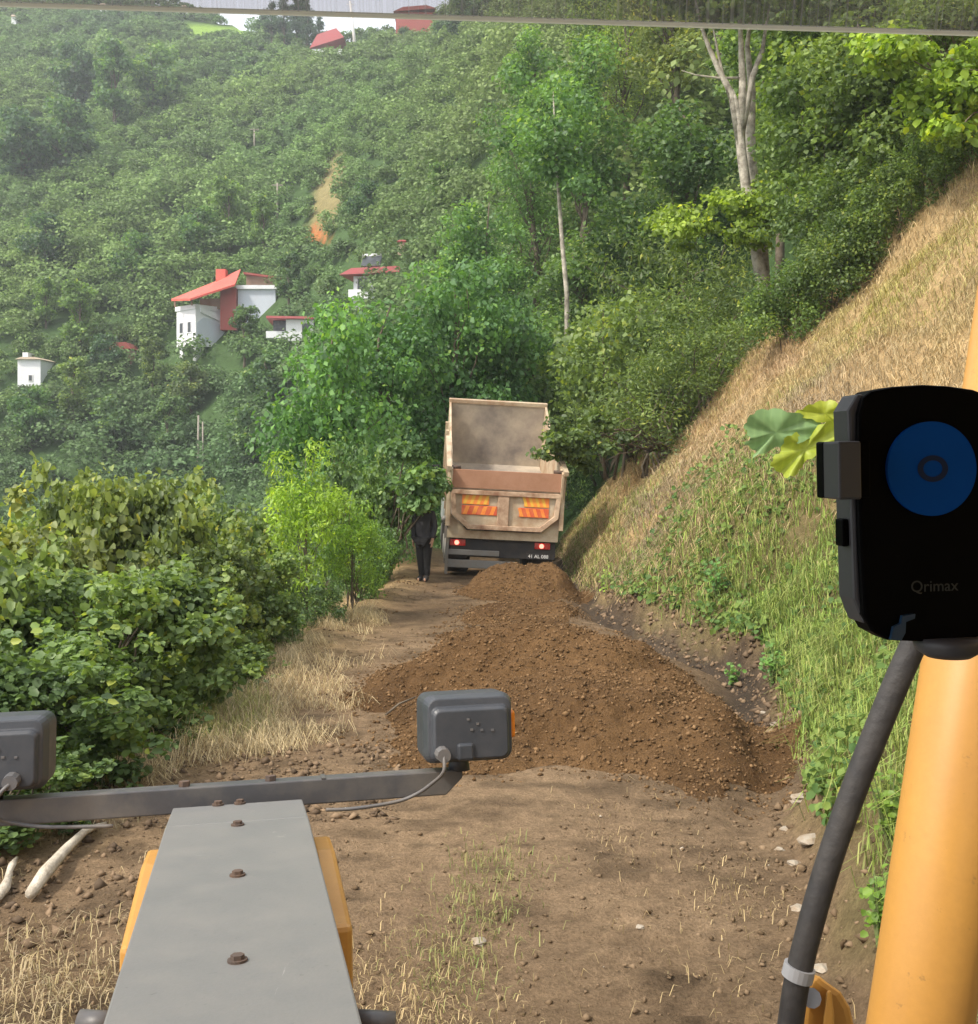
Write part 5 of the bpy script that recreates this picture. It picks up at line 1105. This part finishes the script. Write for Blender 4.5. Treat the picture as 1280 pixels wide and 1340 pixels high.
# ------------------------------------------------------------------ phone holder in the cab
def phone_holder():
    d = .5; s = d / F; c = at(1212, 672, d); o = empty('phone_holder', c, (0, R(-1.0), R(7))); tag(o, 'black phone holder with a blue round pad at the right edge', 'phone holder')
    def Pp(px, py): return ((px - 1212) * s, -(py - 672) * s)
    out = [(1122, 520), (1135, 511), (1165, 506), (1205, 504), (1240, 506), (1275, 511), (1300, 520), (1312, 540), (1314, 640), (1312, 760), (1306, 810), (1292, 830), (1262, 838), (1200, 838), (1152, 834), (1130, 822), (1118, 800), (1114, 700), (1114, 600), (1116, 540)]
    o2 = [Pp(*p) for p in out]
    MB().prism(o2, lambda a, b: Vector((a, -.004, b)), lambda a, b: Vector((a, .012, b))).build('back_plate', M['holder'], o, bevel=.0015)
    side = [Pp(*p) for p in [(1106, 536), (1120, 514), (1130, 516), (1124, 560), (1124, 780), (1132, 815), (1122, 812), (1110, 780)]]
    MB().prism(side, lambda a, b: Vector((a, -.001, b)), lambda a, b: Vector((a, .016, b))).build('side_rail', M['holderedge'], o, bevel=.0015)
    x, z = Pp(1094, 612); ar = MB().box((x, -.004, z), (64 * s, .008, 72 * s)).build('clamp_arm', M['holder'], o, bevel=.001)
    x, z = Pp(1078, 612); MB().box((x, -.011, z), (30 * s, .024, 72 * s)).build('clamp_jaw', M['holderedge'], ar, bevel=.001)
    x, z = Pp(1104, 695); MB().box((x, .006, z), (10 * s, .008, 36 * s)).build('release_button', M['holder'], o, bevel=.001)
    x, z = Pp(1212, 613); pd = MB().tube([(x, -.0035, z), (x, -.0062, z)], 61 * s, 64).build('round_pad', M['bluepad'], o, smooth=False)
    vs, fs = [], []; n = 40
    for k in range(n):
        a = 2 * math.pi * k / n
        for q in (21, 13): vs.append((x + q * s * math.cos(a), -.0066, z + q * .82 * s * math.sin(a)))
    for k in range(n): fs.append((2 * k, 2 * ((k + 1) % n), 2 * ((k + 1) % n) + 1, 2 * k + 1))
    MB().add(vs, fs).build('pad_ring', M['bluering'], pd)
    t = bpy.data.curves.new('lettering', 'FONT'); t.body = 'Qrimax'; t.size = 21 * s; t.align_x = 'CENTER'; t.align_y = 'CENTER'; t.extrude = .0001; t.materials.append(M['print'])
    x, z = Pp(1215, 766); text_mesh('lettering', t, o, (x, -.0046, z), (R(90), 0, 0))
    x, z = Pp(1170, 812); ft = MB(); ft.prism([Pp(*p) for p in [(1152, 832), (1156, 816), (1166, 812), (1168, 802), (1186, 800), (1185, 806), (1173, 810), (1172, 824), (1166, 834)]], lambda a, b: Vector((a, -.006, b)), lambda a, b: Vector((a, -.003, b))); ft.build('bluish_glint', M['teal'], o)  # small bluish glint on the holder, painted in as a teal piece
    x, z = Pp(1240, 846); kn = MB(); kn.tube([(x, .0, z + 12 * s), (x, .0, z + 4 * s), (x, .0, z - 6 * s), (x, .0, z - 14 * s)], [42 * s, 44 * s, 40 * s, 28 * s], 32); kn.build('ball_joint', M['holderedge'], o, smooth=True)
    MB().tube([(x, .014, z + .03), (x + .03, .03, z + .034), (x + .12, .05, z + .03)], .007, 12).build('holder_stalk', M['holder'], o, smooth=True)
phone_holder()

# ------------------------------------------------------------------ sun strip at the top of the windscreen
def sun_strip():
    t = NT("tinted_strip_film"); tr = t.new("BsdfTransparent"); tr.inputs[0].default_value = (.8, .78, .8, 1); df = t.new("BsdfDiffuse"); tl = t.new("BsdfTranslucent")
    tc = t.new("TexCoord"); mp = t.new("Mapping"); mp.inputs["Scale"].default_value = (420, .01, .5); t.l.new(tc.outputs["Object"], mp.inputs[0]); n = t.new("TexNoise"); n.inputs["Scale"].default_value = 1.0; n.inputs["Detail"].default_value = 2; t.l.new(mp.outputs[0], n.inputs["Vector"])
    r = t.ramp(n.outputs[0], [(.35, (.16, .155, .15)), (.6, (.34, .33, .33))]); t.l.new(r.outputs[0], df.inputs[0]); t.l.new(r.outputs[0], tl.inputs[0])
    ms = t.new("MixShader"); ms.inputs[0].default_value = .5; t.l.new(df.outputs[0], ms.inputs[1]); t.l.new(tl.outputs[0], ms.inputs[2])
    r2 = t.ramp(n.outputs[0], [(.4, (.34, .34, .34)), (.65, (.5, .5, .5))]); m2 = t.new("MixShader"); t.l.new(r2.outputs[0], m2.inputs[0]); t.l.new(tr.outputs[0], m2.inputs[1]); t.l.new(ms.outputs[0], m2.inputs[2]); t.l.new(m2.outputs[0], t.out.inputs[0])
    d = .62; a = at(-1263, -31, d); b = at(2655, 87, d); o = empty('sun_strip', a); tag(o, 'translucent grey sun strip with a pale lower hem across the windscreen top', 'sun strip')
    u = b - a; h = Vector((.0, -.05, .16)); th = Vector((0, .0015, 0))
    f = MB(); f.add([Vector((0, 0, 0)), u, u + h, h], [(0, 1, 2, 3)]); f.build('tinted_film', t.m, o)
    t2 = NT("pale_hem"); t2.p.inputs["Base Color"].default_value = (.8, .82, .74, 1); t2.p.inputs["Roughness"].default_value = .5
    tr2 = t2.new("BsdfTranslucent"); tr2.inputs[0].default_value = (.9, .92, .82, 1); m3 = t2.new("MixShader"); m3.inputs[0].default_value = .35; t2.l.new(tr2.outputs[0], m3.inputs[1]); t2.l.new(t2.p.outputs[0], m3.inputs[2]); t2.l.new(m3.outputs[0], t2.out.inputs[0])
    k = Vector((0, 0, 1)); w = 2.2e-3
    f = MB(); f.add([Vector((0, -.0005, 0)) - k * w * .5, u + Vector((0, -.0005, 0)) - k * w * .5, u + k * w + Vector((0, -.0005, 0)), k * w + Vector((0, -.0005, 0))], [(0, 1, 2, 3)]); f.build('hem', t2.m, o)
sun_strip()

# ------------------------------------------------------------------ big leaves on a shoot reaching behind the phone holder
def big_leaf_shoot():
    d = 3.0; base = Vector((1.95, 3.5, gz(1.95, 3.5))); o = empty('leafy_shoot', base); tag(o, 'shoot with large lobed green leaves poking out behind the phone holder', 'plant')
    tip = at(1118, 562, d) - base; MB().tube(smooth_path([(0, 0, -.1), (.02, .1, .8), (-.1, .0, 1.5), tuple(at(1190, 590, d) - base), tuple(tip)]), .007, 7).build('stem', M['leafstem'], o, smooth=True)
    def leaf(pts, col_, lift, nm='large_leaf'):
        # pts: outline pixels from stalk round the blade; centre vein from first point to the middle one
        q_ = []
        for i, p in enumerate(pts):
            p2 = pts[(i + 1) % len(pts)]; dx, dy = p2[0] - p[0], p2[1] - p[1]; L_ = max(1, math.hypot(dx, dy)); q_.append(p)
            for k_, u_ in enumerate((.33, .66)): o_ = 1.6 if k_ == 0 else -1.2; q_.append((p[0] + dx * u_ + dy / L_ * o_, p[1] + dy * u_ - dx / L_ * o_))
        pts = q_; n = len(pts); c = Vector((sum(p[0] for p in pts) / n, sum(p[1] for p in pts) / n)); vs = []; fs = []
        rings = [1.0, .72, .4]
        for q in rings:
            for i, p in enumerate(pts):
                w = lift * (math.sin(i * .77) * .4 + (i // 3 % 2) * .25) * q; vs.append(at(c.x + (p[0] - c.x) * q, c.y + (p[1] - c.y) * q, d + (w + .12 * lift * (p[1] - c.y) / 30 * q)) - base)
        vs.append(at(c.x, c.y, d + lift * .5) - base)
        for k in range(2): fs += [(k * n + i, k * n + (i + 1) % n, (k + 1) * n + (i + 1) % n, (k + 1) * n + i) for i in range(n)]
        fs += [(2 * n + i, 2 * n + (i + 1) % n, 3 * n) for i in range(n)]
        x = link(nm, MB().add(vs, fs).mesh(nm, leafm, True), o); x.color = (*col_, 1)
    t = NT("large_leaf"); oi = t.new("ObjectInfo"); w = t.new("TexWave"); w.inputs["Scale"].default_value = 13; w.inputs["Distortion"].default_value = 5; tc = t.new("TexCoord"); t.l.new(tc.outputs["Object"], w.inputs[0])
    r = t.ramp(w.outputs[0], [(0, (.94, .95, .93)), (.9, (1.02, 1.02, 1.0)), (1, (1.1, 1.08, 1.06))]); c = t.mix(oi.outputs["Color"], r.outputs[0], 1.0, 'MULTIPLY'); t.l.new(c, t.p.inputs["Base Color"]); t.p.inputs["Roughness"].default_value = .5
    tr = t.new("BsdfTranslucent"); t.l.new(c, tr.inputs[0]); ms = t.new("MixShader"); ms.inputs[0].default_value = .3; t.l.new(t.p.outputs[0], ms.inputs[1]); t.l.new(tr.outputs[0], ms.inputs[2]); t.l.new(ms.outputs[0], t.out.inputs[0]); leafm = t.m
    leaf([(1082, 556), (1062, 546), (1040, 540), (1012, 534), (990, 537), (978, 548), (973, 560), (982, 572), (974, 582), (990, 590), (985, 600), (1010, 588), (1030, 582), (1052, 578), (1072, 570)], (.2, .33, .13), .03)
    leaf([(1110, 560), (1112, 540), (1104, 530), (1086, 523), (1068, 526), (1054, 532), (1040, 540), (1056, 548), (1076, 553), (1092, 556)], (.36, .42, .04), .02)
    leaf([(1112, 565), (1098, 556), (1084, 550), (1066, 560), (1040, 566), (1026, 574), (1022, 590), (1012, 598), (1008, 610), (1020, 618), (1030, 626), (1044, 620), (1052, 606), (1068, 596), (1084, 588), (1100, 580)], (.36, .44, .05), .035)
big_leaf_shoot()

# ------------------------------------------------------------------ haze: the air over the valley
def haze():
    m = bpy.data.materials.new("haze_air"); m.use_nodes = True; n = m.node_tree.nodes; n.clear(); out = n.new("ShaderNodeOutputMaterial"); v = n.new("ShaderNodeVolumePrincipled")
    v.inputs["Color"].default_value = (.9, .96, 1.0, 1); v.inputs["Density"].default_value = .0007; v.inputs["Anisotropy"].default_value = .2
    m.node_tree.links.new(v.outputs[0], out.inputs["Volume"])
    o = MB().box((0, 130, 55), (1400, 440, 220)).build('haze', m); tag(o, kind='stuff')
haze()
